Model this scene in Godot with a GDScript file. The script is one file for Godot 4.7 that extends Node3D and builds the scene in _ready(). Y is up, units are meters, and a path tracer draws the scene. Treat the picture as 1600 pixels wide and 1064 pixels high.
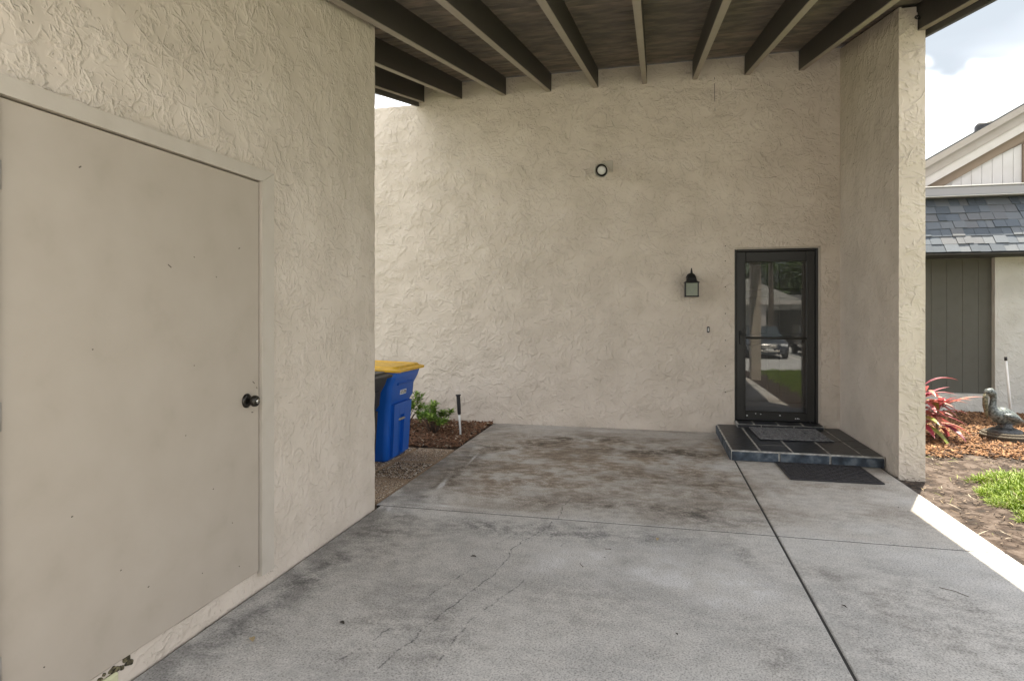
extends Node3D

const FAR_WALL := -7.68          # face of the entry wall (z)
const STORE_X := -2.0            # face of the storage wall (x)
const WING_A := 2.09
const WING_B := 2.296
const WING_Z := -5.95
const PITCH := 0.2145            # carport roof rises towards the entry wall
const ROOF_FRONT := -0.95

var M := {}
var taken := {}
var rng := RandomNumberGenerator.new()
var bulge := FastNoiseLite.new()

# ------------------------------------------------------------------ naming
func numbered(n: String) -> String:
	if not taken.has(n):
		taken[n] = 0
		return n
	taken[n] += 1
	return "%s_%03d" % [n, taken[n]]

func tag(o, label: String, category := "", group := "", kind := ""):
	if label: o.set_meta("label", label)
	if category: o.set_meta("category", category)
	if group: o.set_meta("group", group)
	if kind: o.set_meta("kind", kind)
	return o

func thing(called: String, label: String, category: String, at := Vector3.ZERO, turn := 0.0, group := "") -> Node3D:
	var o := Node3D.new()
	o.name = numbered(called)
	add_child(o)
	o.position = at
	o.rotation.y = turn
	tag(o, label, category, group)
	return o

func obj(called: String, st: SurfaceTool, m: Material, parent: Node = self, smooth := false) -> MeshInstance3D:
	if not smooth:
		st.generate_normals()
	var mesh := st.commit()
	return inst(called, mesh, m, parent)

func inst(called: String, mesh: Mesh, m: Material, parent: Node = self) -> MeshInstance3D:
	var o := MeshInstance3D.new()
	o.name = numbered(called) if parent == self else called
	o.mesh = mesh
	o.material_override = null
	for i in mesh.get_surface_count():
		o.set_surface_override_material(i, m)
	parent.add_child(o, true)
	return o

func node(called: String, parent: Node) -> Node3D:
	var o := Node3D.new()
	o.name = called
	parent.add_child(o, true)
	return o

func structure(o):
	o.set_meta("kind", "structure")
	return o

# ------------------------------------------------------------------ shapes
func mb(smooth_group := -1) -> SurfaceTool:
	var st := SurfaceTool.new()
	st.begin(Mesh.PRIMITIVE_TRIANGLES)
	st.set_smooth_group(smooth_group)
	return st

func tri(st: SurfaceTool, a: Vector3, b: Vector3, c: Vector3):   # counter-clockwise seen from outside
	st.add_vertex(a); st.add_vertex(c); st.add_vertex(b)

func quad(st: SurfaceTool, a: Vector3, b: Vector3, c: Vector3, d: Vector3):
	tri(st, a, b, c); tri(st, a, c, d)

func box(st: SurfaceTool, lo: Vector3, hi: Vector3, t := Transform3D.IDENTITY):
	cbox(st, (lo + hi) / 2.0, (hi - lo).abs(), 0.0, t)

# a box whose edges are cut by ch
func cbox(st: SurfaceTool, c: Vector3, size: Vector3, ch := 0.0, t := Transform3D.IDENTITY):
	var h := size / 2.0
	ch = minf(ch, minf(h.x, minf(h.y, h.z)) * 0.8)
	var P := {}
	for sx in [-1, 1]:
		for sy in [-1, 1]:
			for sz in [-1, 1]:
				var k := Vector3(sx, sy, sz)
				for ax in 3:
					var v := h * k
					for o in 3:
						if o != ax: v[o] -= k[o] * ch
					P[[sx, sy, sz, ax]] = t * (c + v)
	for ax in 3:
		var u := (ax + 1) % 3
		var w := (ax + 2) % 3
		for s in [-1, 1]:
			var q := []
			for m in [[-1, -1], [1, -1], [1, 1], [-1, 1]]:
				var k := [0, 0, 0]
				k[ax] = s; k[u] = m[0]; k[w] = m[1]
				q.append(P[[k[0], k[1], k[2], ax]])
			if s > 0: quad(st, q[0], q[1], q[2], q[3])
			else: quad(st, q[3], q[2], q[1], q[0])
	if ch <= 0.0: return
	for ax in 3:                       # edges along ax
		var u := (ax + 1) % 3
		var w := (ax + 2) % 3
		for su in [-1, 1]:
			for sw in [-1, 1]:
				var k0 := [0, 0, 0]; var k1 := [0, 0, 0]
				k0[ax] = -1; k1[ax] = 1
				k0[u] = su; k1[u] = su; k0[w] = sw; k1[w] = sw
				var a = P[[k0[0], k0[1], k0[2], u]]
				var b = P[[k1[0], k1[1], k1[2], u]]
				var d = P[[k0[0], k0[1], k0[2], w]]
				var e = P[[k1[0], k1[1], k1[2], w]]
				if su * sw > 0: quad(st, a, d, e, b)
				else: quad(st, a, b, e, d)
	for sx in [-1, 1]:
		for sy in [-1, 1]:
			for sz in [-1, 1]:
				var a = P[[sx, sy, sz, 0]]; var b = P[[sx, sy, sz, 1]]; var d = P[[sx, sy, sz, 2]]
				if sx * sy * sz > 0: tri(st, a, b, d)
				else: tri(st, a, d, b)

# convex outline pushed along off
func extrude(st: SurfaceTool, pts: Array, off: Vector3):
	var p := pts.duplicate()
	var n: Vector3 = (p[1] - p[0]).cross(p[2] - p[0])
	if n.dot(off) > 0.0: p.reverse()
	var m := p.size()
	for i in range(1, m - 1):
		tri(st, p[0], p[i], p[i + 1])
		tri(st, p[0] + off, p[i + 1] + off, p[i] + off)
	for i in m:
		var a = p[i]; var b = p[(i + 1) % m]
		quad(st, b, a, a + off, b + off)

# rings of points joined into a skin; caps on both ends
func loft(st: SurfaceTool, rings: Array, closed := true, caps := true):
	var m: int = rings[0].size()
	for r in rings.size() - 1:
		for i in (m if closed else m - 1):
			var j := (i + 1) % m
			quad(st, rings[r][i], rings[r][j], rings[r + 1][j], rings[r + 1][i])
	if caps:
		for e in [0, rings.size() - 1]:
			var c := Vector3.ZERO
			for v in rings[e]: c += v
			c /= m
			for i in m:
				var j := (i + 1) % m
				if e == 0: tri(st, c, rings[e][j], rings[e][i])
				else: tri(st, c, rings[e][i], rings[e][j])

func ring(c: Vector3, axis: Vector3, r: float, n := 12, rx := 1.0, ry := 1.0) -> Array:
	var z := axis.normalized()
	var x := (Vector3.UP if absf(z.y) < 0.9 else Vector3.RIGHT).cross(z).normalized()
	var y := z.cross(x)
	var out := []
	for i in n:
		var a := TAU * i / n
		out.append(c + x * cos(a) * r * rx + y * sin(a) * r * ry)
	return out

func tube(st: SurfaceTool, pts: Array, radii, n := 10, caps := true):
	var rings := []
	for i in pts.size():
		var d: Vector3 = pts[mini(i + 1, pts.size() - 1)] - pts[maxi(i - 1, 0)]
		rings.append(ring(pts[i], d, radii[i] if radii is Array else radii, n))
	loft(st, rings, true, caps)

# profile [radius, height] turned about the y axis at c
func lathe(st: SurfaceTool, c: Vector3, prof: Array, n := 20, t := Transform3D.IDENTITY):
	var rings := []
	for p in prof:
		var r := []
		for i in n:
			var a := -TAU * i / n
			r.append(t * (c + Vector3(cos(a) * p[0], p[1], sin(a) * p[0])))
		rings.append(r)
	loft(st, rings)

func torus(st: SurfaceTool, c: Vector3, R: float, r: float, n := 40, m := 8, wob := 0.0, axis_t := Transform3D.IDENTITY):
	var rings := []
	for i in n + 1:
		var a := TAU * (i % n) / n
		var d := Vector3(cos(a), 0, sin(a))
		var rr := r * (1.0 + wob * sin(a * n / 2.0 + 0.3))
		var q := []
		for j in m:
			var b := TAU * j / m
			q.append(axis_t * (c + d * (R + cos(b) * rr) + Vector3(0, sin(b) * rr, 0)))
		rings.append(q)
	loft(st, rings, true, false)

# stucco skin over rectangles of a plane; each patch [u0, u1, v0, v1 at u0, v1 at u1]
func skin(called: String, parent: Node, o: Vector3, ux: Vector3, n: Vector3, patches: Array, m: Material, cell := 0.03, amp := 0.006):
	var st := mb(1)
	for p in patches:
		var nu: int = maxi(2, int(ceil((p[1] - p[0]) / cell)))
		var nv: int = maxi(2, int(ceil((maxf(p[3], p[4]) - p[2]) / cell)))
		var g := []
		for i in nu + 1:
			var col := []
			var fu := float(i) / nu
			var u: float = lerpf(p[0], p[1], fu)
			var top: float = lerpf(p[3], p[4], fu)
			for j in nv + 1:
				var q := o + ux * u + Vector3(0, lerpf(p[2], top, float(j) / nv), 0)
				col.append(q + n * (bulge.get_noise_3dv(q * Vector3(1, 2.2, 1)) * amp + (smoothstep(3.17, 3.25, q.y + bulge.get_noise_1d(q.x * 0.6) * 0.12) * 0.5 if amp > 0.01 else 0.0) * amp))
			g.append(col)
		var flip := ux.cross(Vector3.UP).dot(n) < 0.0
		for i in nu:
			for j in nv:
				if flip: quad(st, g[i][j], g[i][j + 1], g[i + 1][j + 1], g[i + 1][j])
				else: quad(st, g[i][j], g[i + 1][j], g[i + 1][j + 1], g[i][j + 1])
		st.set_smooth_group(-1)
		var b := -n * 0.02
		for i in nu:
			for j in [0, nv]:
				if (j == 0) == flip: quad(st, g[i][j], g[i + 1][j], g[i + 1][j] + b, g[i][j] + b)
				else: quad(st, g[i + 1][j], g[i][j], g[i][j] + b, g[i + 1][j] + b)
		for j in nv:
			for i in [0, nu]:
				if (i == 0) != flip: quad(st, g[i][j], g[i][j + 1], g[i][j + 1] + b, g[i][j] + b)
				else: quad(st, g[i][j + 1], g[i][j], g[i][j] + b, g[i][j + 1] + b)
		st.set_smooth_group(1)
	return obj(called, st, m, parent)

func multi(called: String, mesh: Mesh, m: Material, places: Array, colors := [], parent: Node = self) -> MultiMeshInstance3D:
	var mm := MultiMesh.new()
	mm.transform_format = MultiMesh.TRANSFORM_3D
	mm.use_colors = colors.size() > 0
	mm.mesh = mesh
	mm.instance_count = places.size()
	for i in places.size():
		mm.set_instance_transform(i, places[i])
		if colors.size(): mm.set_instance_color(i, colors[i])
	var o := MultiMeshInstance3D.new()
	o.name = numbered(called) if parent == self else called
	o.multimesh = mm
	o.material_override = m
	parent.add_child(o, true)
	o.set_meta("kind", "stuff")
	return o

# ------------------------------------------------------------------ materials
func mat(r: float, g: float, b: float, rough := 0.8, metal := 0.0) -> StandardMaterial3D:
	var m := StandardMaterial3D.new()
	m.albedo_color = Color(r, g, b).linear_to_srgb()
	m.roughness = rough
	m.metallic = metal
	return m

func noise_tex(sd: int, freq: float, oct: int, stops: Array, size := 512, kind := FastNoiseLite.TYPE_SIMPLEX_SMOOTH, fractal := FastNoiseLite.FRACTAL_FBM) -> NoiseTexture2D:
	var n := FastNoiseLite.new()
	n.noise_type = kind
	n.seed = sd
	n.frequency = freq
	n.fractal_type = fractal
	n.fractal_octaves = oct
	var t := NoiseTexture2D.new()
	t.width = size; t.height = size
	t.seamless = true
	t.noise = n
	var g := Gradient.new()
	var off := PackedFloat32Array(); var col := PackedColorArray()
	for s in stops:
		off.append(s[0])
		var v = s[1]
		col.append(v if v is Color else Color(v, v, v))
	g.offsets = off; g.colors = col
	t.color_ramp = g
	return t

func planar(m: StandardMaterial3D, metres: float, albedo = null, height = null, depth_cm := 0.1, world := true) -> StandardMaterial3D:
	m.uv1_triplanar = true
	m.uv1_world_triplanar = world
	m.uv1_triplanar_sharpness = 8.0
	m.uv1_scale = Vector3.ONE / metres
	if albedo: m.albedo_texture = albedo
	if height:
		m.heightmap_enabled = true
		m.heightmap_texture = height
		m.heightmap_scale = depth_cm
	return m

func seamless(sd: int, freq: float, oct: int, size: int) -> PackedByteArray:
	var n := FastNoiseLite.new()
	n.noise_type = FastNoiseLite.TYPE_SIMPLEX_SMOOTH
	n.seed = sd
	n.frequency = freq
	n.fractal_octaves = oct
	return n.get_seamless_image(size, size).get_data()

# skip-trowelled plaster: overlapping trowel strokes leave ridges, smears and pits
func stucco_height() -> ImageTexture:
	var N := 1536
	var a := PackedFloat32Array()
	a.resize(N * N)
	var patch := seamless(11, 0.006, 2, N)
	var plates := seamless(12, 0.016, 4, N)
	var sweep := seamless(13, 0.0035, 2, N)
	var r := RandomNumberGenerator.new()
	r.seed = 77
	for k in 9500:
		var small := k >= 3000
		var x := r.randf() * N
		var y := r.randf() * N
		var here := patch[int(y) * N + int(x)] / 255.0
		if here < 0.40 and r.randf() < 0.6: continue
		var ang := sweep[int(y) * N + int(x)] / 255.0 * 9.0 + r.randfn(0.0, 0.38) + (PI if r.randf() < 0.5 else 0.0)
		var length := int(r.randf_range(6, 24) if small else r.randf_range(18, 62) if r.randf() < 0.8 else r.randf_range(70, 150))
		var curve := r.randfn(0.0, 0.007)
		var w := r.randf_range(1.2, 2.4) if small else r.randf_range(2.0, 4.0)
		var peak := r.randf_range(0.12, 0.8) if r.randf() < 0.8 else 1.0
		var side := 1.0 if r.randf() < 0.6 else -1.0
		var smear := r.randf_range(2.0, 5.0)
		for s in length:
			ang += curve + r.randfn(0.0, 0.09)
			x += cos(ang); y += sin(ang)
			var fade := sin(PI * (s + 0.5) / length)
			fade = sqrt(fade) * peak
			var nx := -sin(ang) * side; var ny := cos(ang) * side
			var d := -int(w * 1.8)
			while d <= int(w * smear):
				var h := exp(-(d * d) / (w * w)) if d < 0 else exp(-d / (w * smear * 0.4))
				var i := posmod(int(y + ny * d), N) * N + posmod(int(x + nx * d), N)
				h *= fade
				if h > a[i]: a[i] = h
				d += 1
	for i in N * N:
		var p := plates[i] / 255.0
		a[i] = a[i] * 0.62 + (smoothstep(0.47, 0.51, p) * 0.16 + smoothstep(0.56, 0.59, p) * 0.16 + smoothstep(0.38, 0.41, p) * 0.14) * smoothstep(0.3, 0.55, patch[i] / 255.0) + patch[i] / 255.0 * 0.3
	# one gentle blur so that ridges have rounded shoulders
	var b := PackedFloat32Array()
	b.resize(N * N)
	for y in N:
		var y0 := posmod(y - 1, N) * N; var y1 := y * N; var y2 := posmod(y + 1, N) * N
		for x in N:
			var x0 := x - 1 if x > 0 else N - 1
			var x2 := x + 1 if x < N - 1 else 0
			b[y1 + x] = a[y1 + x] * 0.4 + (a[y1 + x0] + a[y1 + x2] + a[y0 + x] + a[y2 + x]) * 0.15
	return ImageTexture.create_from_image(Image.create_from_data(N, N, false, Image.FORMAT_RF, b.to_byte_array()))

# stains, scuffs and hairline cracks of the slab: x -2.05..2.05, z -7.7..-1.9
func slab_marks() -> ImageTexture:
	var W := 1024; var H := 1450
	var c0 := PackedFloat32Array(); c0.resize(W * H)      # dark grime
	var c1 := PackedFloat32Array(); c1.resize(W * H)      # brown
	var c2 := PackedFloat32Array(); c2.resize(W * H)      # chalky
	var px := W / 4.1
	var n := FastNoiseLite.new(); n.seed = 5; n.frequency = 0.9; n.fractal_octaves = 5
	var fine := FastNoiseLite.new(); fine.seed = 9; fine.frequency = 9.0; fine.fractal_octaves = 3
	# [x, z, half-length, half-width, turn, grime, brown, chalk]
	var blobs := [
		[-1.25, -6.55, 0.75, 0.20, -0.75, 0.55, 0.4, 0.0], [-0.75, -6.95, 0.75, 0.14, 0.0, 0.6, 0.35, 0.0], [0.10, -6.45, 0.65, 0.2, 0.05, 0.85, 0.3, 0.0], [-0.7, -6.2, 1.5, 1.1, 0.0, 0.1, 0.5, 0.0], [-1.2, -5.0, 0.9, 0.7, 0.0, 0.1, 0.3, 0.0], [0.45, -5.2, 0.6, 0.8, 0.0, 0.14, 0.2, 0.0],
		[-0.55, -6.1, 0.9, 0.5, 0.0, 0.05, 0.26, 0.0], [-1.2, -5.2, 0.6, 0.45, 0.2, 0.12, 0.26, 0.0], [-1.72, -5.3, 0.95, 0.16, 1.57, 0.34, 0.08, 0.0],
		[-0.4, -4.55, 0.7, 0.22, 0.05, 0.3, 0.12, 0.0], [-0.65, -3.95, 0.75, 0.16, 0.0, 0.7, 0.04, 0.0], [-1.65, -3.7, 0.5, 0.25, 1.2, 0.3, 0.05, 0.0], [-1.82, -2.9, 1.0, 0.13, 1.57, 0.3, 0.02, 0.0],
		[0.62, -6.7, 0.5, 0.14, 1.57, 0.1, 0.5, 0.0], [0.45, -4.5, 0.35, 0.2, 0.0, 0.55, 0.08, 0.0], [1.75, -5.95, 0.28, 0.1, 0.9, 0.12, 0.5, 0.0], [1.3, -5.5, 0.5, 0.08, 0.0, 0.1, 0.2, 0.0],
		[1.6, -3.2, 0.55, 0.10, 1.0, 0.36, 0.1, 0.0], [1.35, -2.9, 0.6, 0.14, 0.95, 0.22, 0.1, 0.0], [0.95, -3.6, 0.45, 0.12, 0.6, 0.2, 0.1, 0.0], [1.8, -2.7, 0.8, 0.16, 0.8, 0.25, 0.05, 0.0],
		[0.55, -3.6, 0.5, 0.08, 1.4, 0.34, 0.1, 0.0], [0.5, -2.6, 0.7, 0.1, 1.45, 0.2, 0.08, 0.0], [0.92, -2.8, 0.7, 0.06, 1.35, 0.26, 0.06, 0.0], [-0.3, -3.1, 0.35, 0.25, 0.0, 0.16, 0.06, 0.0],
		[-1.1, -2.6, 0.5, 0.3, 0.5, 0.16, 0.04, 0.0], [0.2, -5.3, 0.9, 0.5, 0.0, 0.12, 0.1, 0.0], [1.4, -4.7, 0.6, 0.25, 0.0, 0.1, 0.08, 0.0],
		[-0.7, -7.45, 1.0, 0.05, 0.0, 0.0, 0.0, 0.5], [-0.9, -7.05, 0.35, 0.04, 0.1, 0.0, 0.0, 0.5], [0.0, -7.25, 0.5, 0.04, 0.0, 0.0, 0.0, 0.45], [-1.72, -4.75, 0.33, 0.025, 1.45, 0.0, 0.0, 1.0], [-1.74, -5.75, 0.25, 0.015, 1.5, 0.0, 0.0, 0.9],
		[-1.86, -4.05, 0.22, 0.02, 1.2, 0.0, 0.0, 0.9], [-0.2, -3.55, 0.7, 0.4, 0.1, 0.0, 0.0, 0.6], [0.35, -3.4, 0.5, 0.4, 0.0, 0.0, 0.0, 0.6], [-0.6, -3.35, 0.5, 0.2, 0.2, 0.0, 0.0, 0.25], [0.2, -2.5, 0.6, 0.4, 0.0, 0.0, 0.0, 0.2],
		[1.45, -4.05, 0.7, 0.25, 0.0, 0.0, 0.0, 0.32], [1.75, -3.75, 0.4, 0.35, 0.0, 0.0, 0.0, 0.3], [-1.4, -4.28, 0.7, 0.03, 0.04, 0.0, 0.0, 0.5], [-1.3, -4.1, 0.6, 0.04, 0.03, 0.0, 0.0, 0.3], [0.9, -5.2, 0.8, 0.07, 1.5, 0.0, 0.0, 0.3]]
	for bl in blobs:
		var cu := cos(bl[4]); var su := sin(bl[4])
		var R: float = maxf(bl[2], bl[3]) * 1.6
		for j in range(maxi(0, int((bl[1] - R + 7.7) * px)), mini(H, int((bl[1] + R + 7.7) * px))):
			var z := j / px - 7.7
			for i in range(maxi(0, int((bl[0] - R + 2.05) * px)), mini(W, int((bl[0] + R + 2.05) * px))):
				var x := i / px - 2.05
				var dx: float = x - bl[0]; var dz: float = z - bl[1]
				var u: float = (dx * cu + dz * su) / bl[2]
				var v: float = (-dx * su + dz * cu) / bl[3]
				var q := u * u + v * v
				if q > 2.6: continue
				var wgt := exp(-q * 1.3) * clampf(0.7 + n.get_noise_2d(x * 3.0, z * 3.0) * 1.3, 0.0, 1.3)
				var at := j * W + i
				c0[at] += wgt * bl[5]; c1[at] += wgt * bl[6]; c2[at] += wgt * bl[7]
	# cracks as walked lines [points..., strength]
	var cracks := [
		[[-0.62, -4.75], [-0.66, -4.5], [-0.655, -4.22], [-0.70, -4.0], [-0.80, -3.75], [-0.84, -3.62], [-0.83, -3.5], [-0.86, -3.2], [-0.93, -2.95], [-0.99, -2.72], [-1.01, -2.6], [-1.06, -2.4], [-1.09, -2.2], [-1.1, -1.9]],
		[[-0.80, -3.95], [-0.9, -3.8], [-0.95, -3.65]], [[-1.0, -3.25], [-1.08, -3.0], [-1.12, -2.9]], [[-1.15, -2.6], [-1.22, -2.4], [-1.27, -2.25]],
		[[-0.66, -3.3], [-0.70, -3.1], [-0.76, -2.95], [-0.80, -2.82]], [[-0.83, -2.75], [-0.86, -2.5], [-0.87, -2.3]], [[-1.75, -4.02], [-1.85, -3.85]], [[-0.5, -3.85], [-0.56, -3.7]]]
	for ci in cracks.size():
		var cr = cracks[ci]
		for s in cr.size() - 1:
			var p := Vector2(cr[s][0], cr[s][1]); var q := Vector2(cr[s + 1][0], cr[s + 1][1])
			var steps := int(p.distance_to(q) * px * 1.6)
			for t in steps:
				var at := p.lerp(q, float(t) / steps)
				at.x += n.get_noise_2d(at.y * 9.0, ci * 7.0) * 0.02
				var amt := clampf(0.8 + fine.get_noise_2d(at.x * 2.0, at.y * 2.0) * 1.6, 0.25, 1.2) * (1.1 if ci == 0 else 0.7)
				var ix := int((at.x + 2.05) * px); var iz := int((at.y + 7.7) * px)
				for dx in [0, 1]:
					var i: int = iz * W + ix + dx
					if i >= 0 and i < W * H: c0[i] = maxf(c0[i], amt * (1.0 if dx == 0 else 0.5))
	var bytes := PackedByteArray(); bytes.resize(W * H * 3)
	for j in H:
		var z := j / px - 7.7
		for i in W:
			var x := i / px - 2.05
			var at := j * W + i
			var g := n.get_noise_2d(x, z * 1.3)
			var f := fine.get_noise_2d(x * 0.8, z * 1.1)
			var m := n.get_noise_2d(x * 3.7 + 20.0, z * 3.7)
			var pit := fine.get_noise_2d(x * 5.0, z * 5.5 + 30.0)
			var back := smoothstep(-4.05, -4.4, z)
			var edge := smoothstep(-1.62, -1.98, x + g * 0.25) * smoothstep(-0.5, 0.25, m)
			var grime := clampf(c0[at] * (0.62 + f * 0.8 + pit * 0.7) + smoothstep(-0.2, 0.5, g) * 0.16 + maxf(m, 0.0) * 0.07 + f * 0.13 + pit * 0.16 + edge * 0.3 + 0.05, 0.0, 0.85)
			var brown := clampf(c1[at] * (0.8 + f * 0.7 + pit * 0.4) + back * (0.16 + g * 0.25) + maxf(m, 0.0) * 0.06 + 0.04, 0.0, 0.75)
			var chalk := clampf(c2[at] * (0.75 + f * 0.7 + m * 0.8), 0.0, 0.8)
			var rr := 0.86 * (1.0 - grime * 0.56) * (1.0 - brown * 0.24)
			var gg := 0.86 * (1.0 - grime * 0.55) * (1.0 - brown * 0.34)
			var bb := 0.86 * (1.0 - grime * 0.54) * (1.0 - brown * 0.45)
			bytes[at * 3] = int(clampf(lerpf(rr, 0.93, chalk), 0, 1) * 255)
			bytes[at * 3 + 1] = int(clampf(lerpf(gg, 0.935, chalk), 0, 1) * 255)
			bytes[at * 3 + 2] = int(clampf(lerpf(bb, 0.95, chalk), 0, 1) * 255)
	return ImageTexture.create_from_image(Image.create_from_data(W, H, false, Image.FORMAT_RGB8, bytes))

func sky_tex() -> ImageTexture:
	var W := 2048; var H := 1024
	var n := FastNoiseLite.new(); n.seed = 21; n.frequency = 2.1; n.fractal_octaves = 6; n.fractal_gain = 0.52
	var wisp := FastNoiseLite.new(); wisp.seed = 4; wisp.frequency = 1.6; wisp.fractal_octaves = 4
	var bytes := PackedByteArray(); bytes.resize(W * H * 3)
	for j in H:
		var el := PI * (0.5 - (j + 0.5) / H)
		var cy := cos(el); var sy := sin(el)
		for i in W:
			var at := (j * W + i) * 3
			var c := Vector3(0.52, 0.56, 0.60)
			if j < H / 2 + 8:
				var az := TAU * ((i + 0.5) / W - 0.5)
				var p := Vector3(sin(az) * cy, sy * 1.7, -cos(az) * cy)
				var w := wisp.get_noise_3d(p.x * 1.2, p.y * 2.4, p.z * 1.2)
				c = Vector3(0.405, 0.424, 0.444).lerp(Vector3(0.50, 0.513, 0.53), smoothstep(-0.25, 0.3, w))
				var v := n.get_noise_3d(p.x + 3.1, p.y + 0.4, p.z)
				var cover := smoothstep(-0.10, -0.02, v)
				var under := clampf(0.5 + n.get_noise_3d(p.x + 3.1, p.y + 0.60, p.z) * 1.3, 0.0, 1.0)
				c = c.lerp(Vector3(0.86, 0.86, 0.87).lerp(Vector3(0.60, 0.607, 0.62), under), cover)
			bytes[at] = int(c.x * 255); bytes[at + 1] = int(c.y * 255); bytes[at + 2] = int(c.z * 255)
	return ImageTexture.create_from_image(Image.create_from_data(W, H, false, Image.FORMAT_RGB8, bytes))

func roof_y(z: float) -> float:            # underside of the rafters
	return 4.265 - PITCH * (z - FAR_WALL)

func deck_y(z: float) -> float:            # underside of the boards
	return roof_y(z) + 0.235

func _ready():
	rng.seed = 20
	bulge.seed = 3; bulge.frequency = 1.9; bulge.fractal_octaves = 3
	# camera
	var cam := Camera3D.new()
	cam.name = "camera"
	cam.projection = Camera3D.PROJECTION_FRUSTUM
	cam.near = 0.05
	cam.far = 900.0
	cam.size = 0.05 * 1064.0 / 950.0
	cam.frustum_offset = Vector2(0, 0.05 * (490.0 - 532.0) / 950.0)
	cam.position = Vector3(0, 1.43, 0)
	cam.rotation.y = atan(222.0 / 950.0)
	cam.current = true
	add_child(cam)
	# sky, exposure
	var we := WorldEnvironment.new()
	we.name = "environment"
	var env := Environment.new()
	env.background_mode = Environment.BG_SKY
	var sky := Sky.new()
	var sm := PanoramaSkyMaterial.new()
	sm.panorama = sky_tex()
	sm.energy_multiplier = 0.85
	sky.sky_material = sm
	env.sky = sky
	env.tonemap_mode = Environment.TONE_MAPPER_LINEAR
	env.tonemap_exposure = 6.4
	env.sdfgi_enabled = true
	env.ssao_enabled = true
	env.ssil_enabled = true
	we.environment = env
	add_child(we)
	# sun: high, behind the house and a little to the right
	var sun := DirectionalLight3D.new()
	sun.name = "sun"
	sun.light_energy = 0.9
	sun.light_color = Color(1.0, 0.96, 0.88)
	sun.light_angular_distance = 0.6
	sun.shadow_enabled = true
	sun.look_at_from_position(Vector3(0.136, 1.0, -0.29), Vector3.ZERO)
	add_child(sun)

	make_materials()
	build_ground()
	build_house()
	build_roof()
	build_doors()
	build_step()
	build_neighbor()
	build_wall_fittings()
	build_bins()
	build_plants()
	build_statue()
	build_litter()
	build_street()

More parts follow.
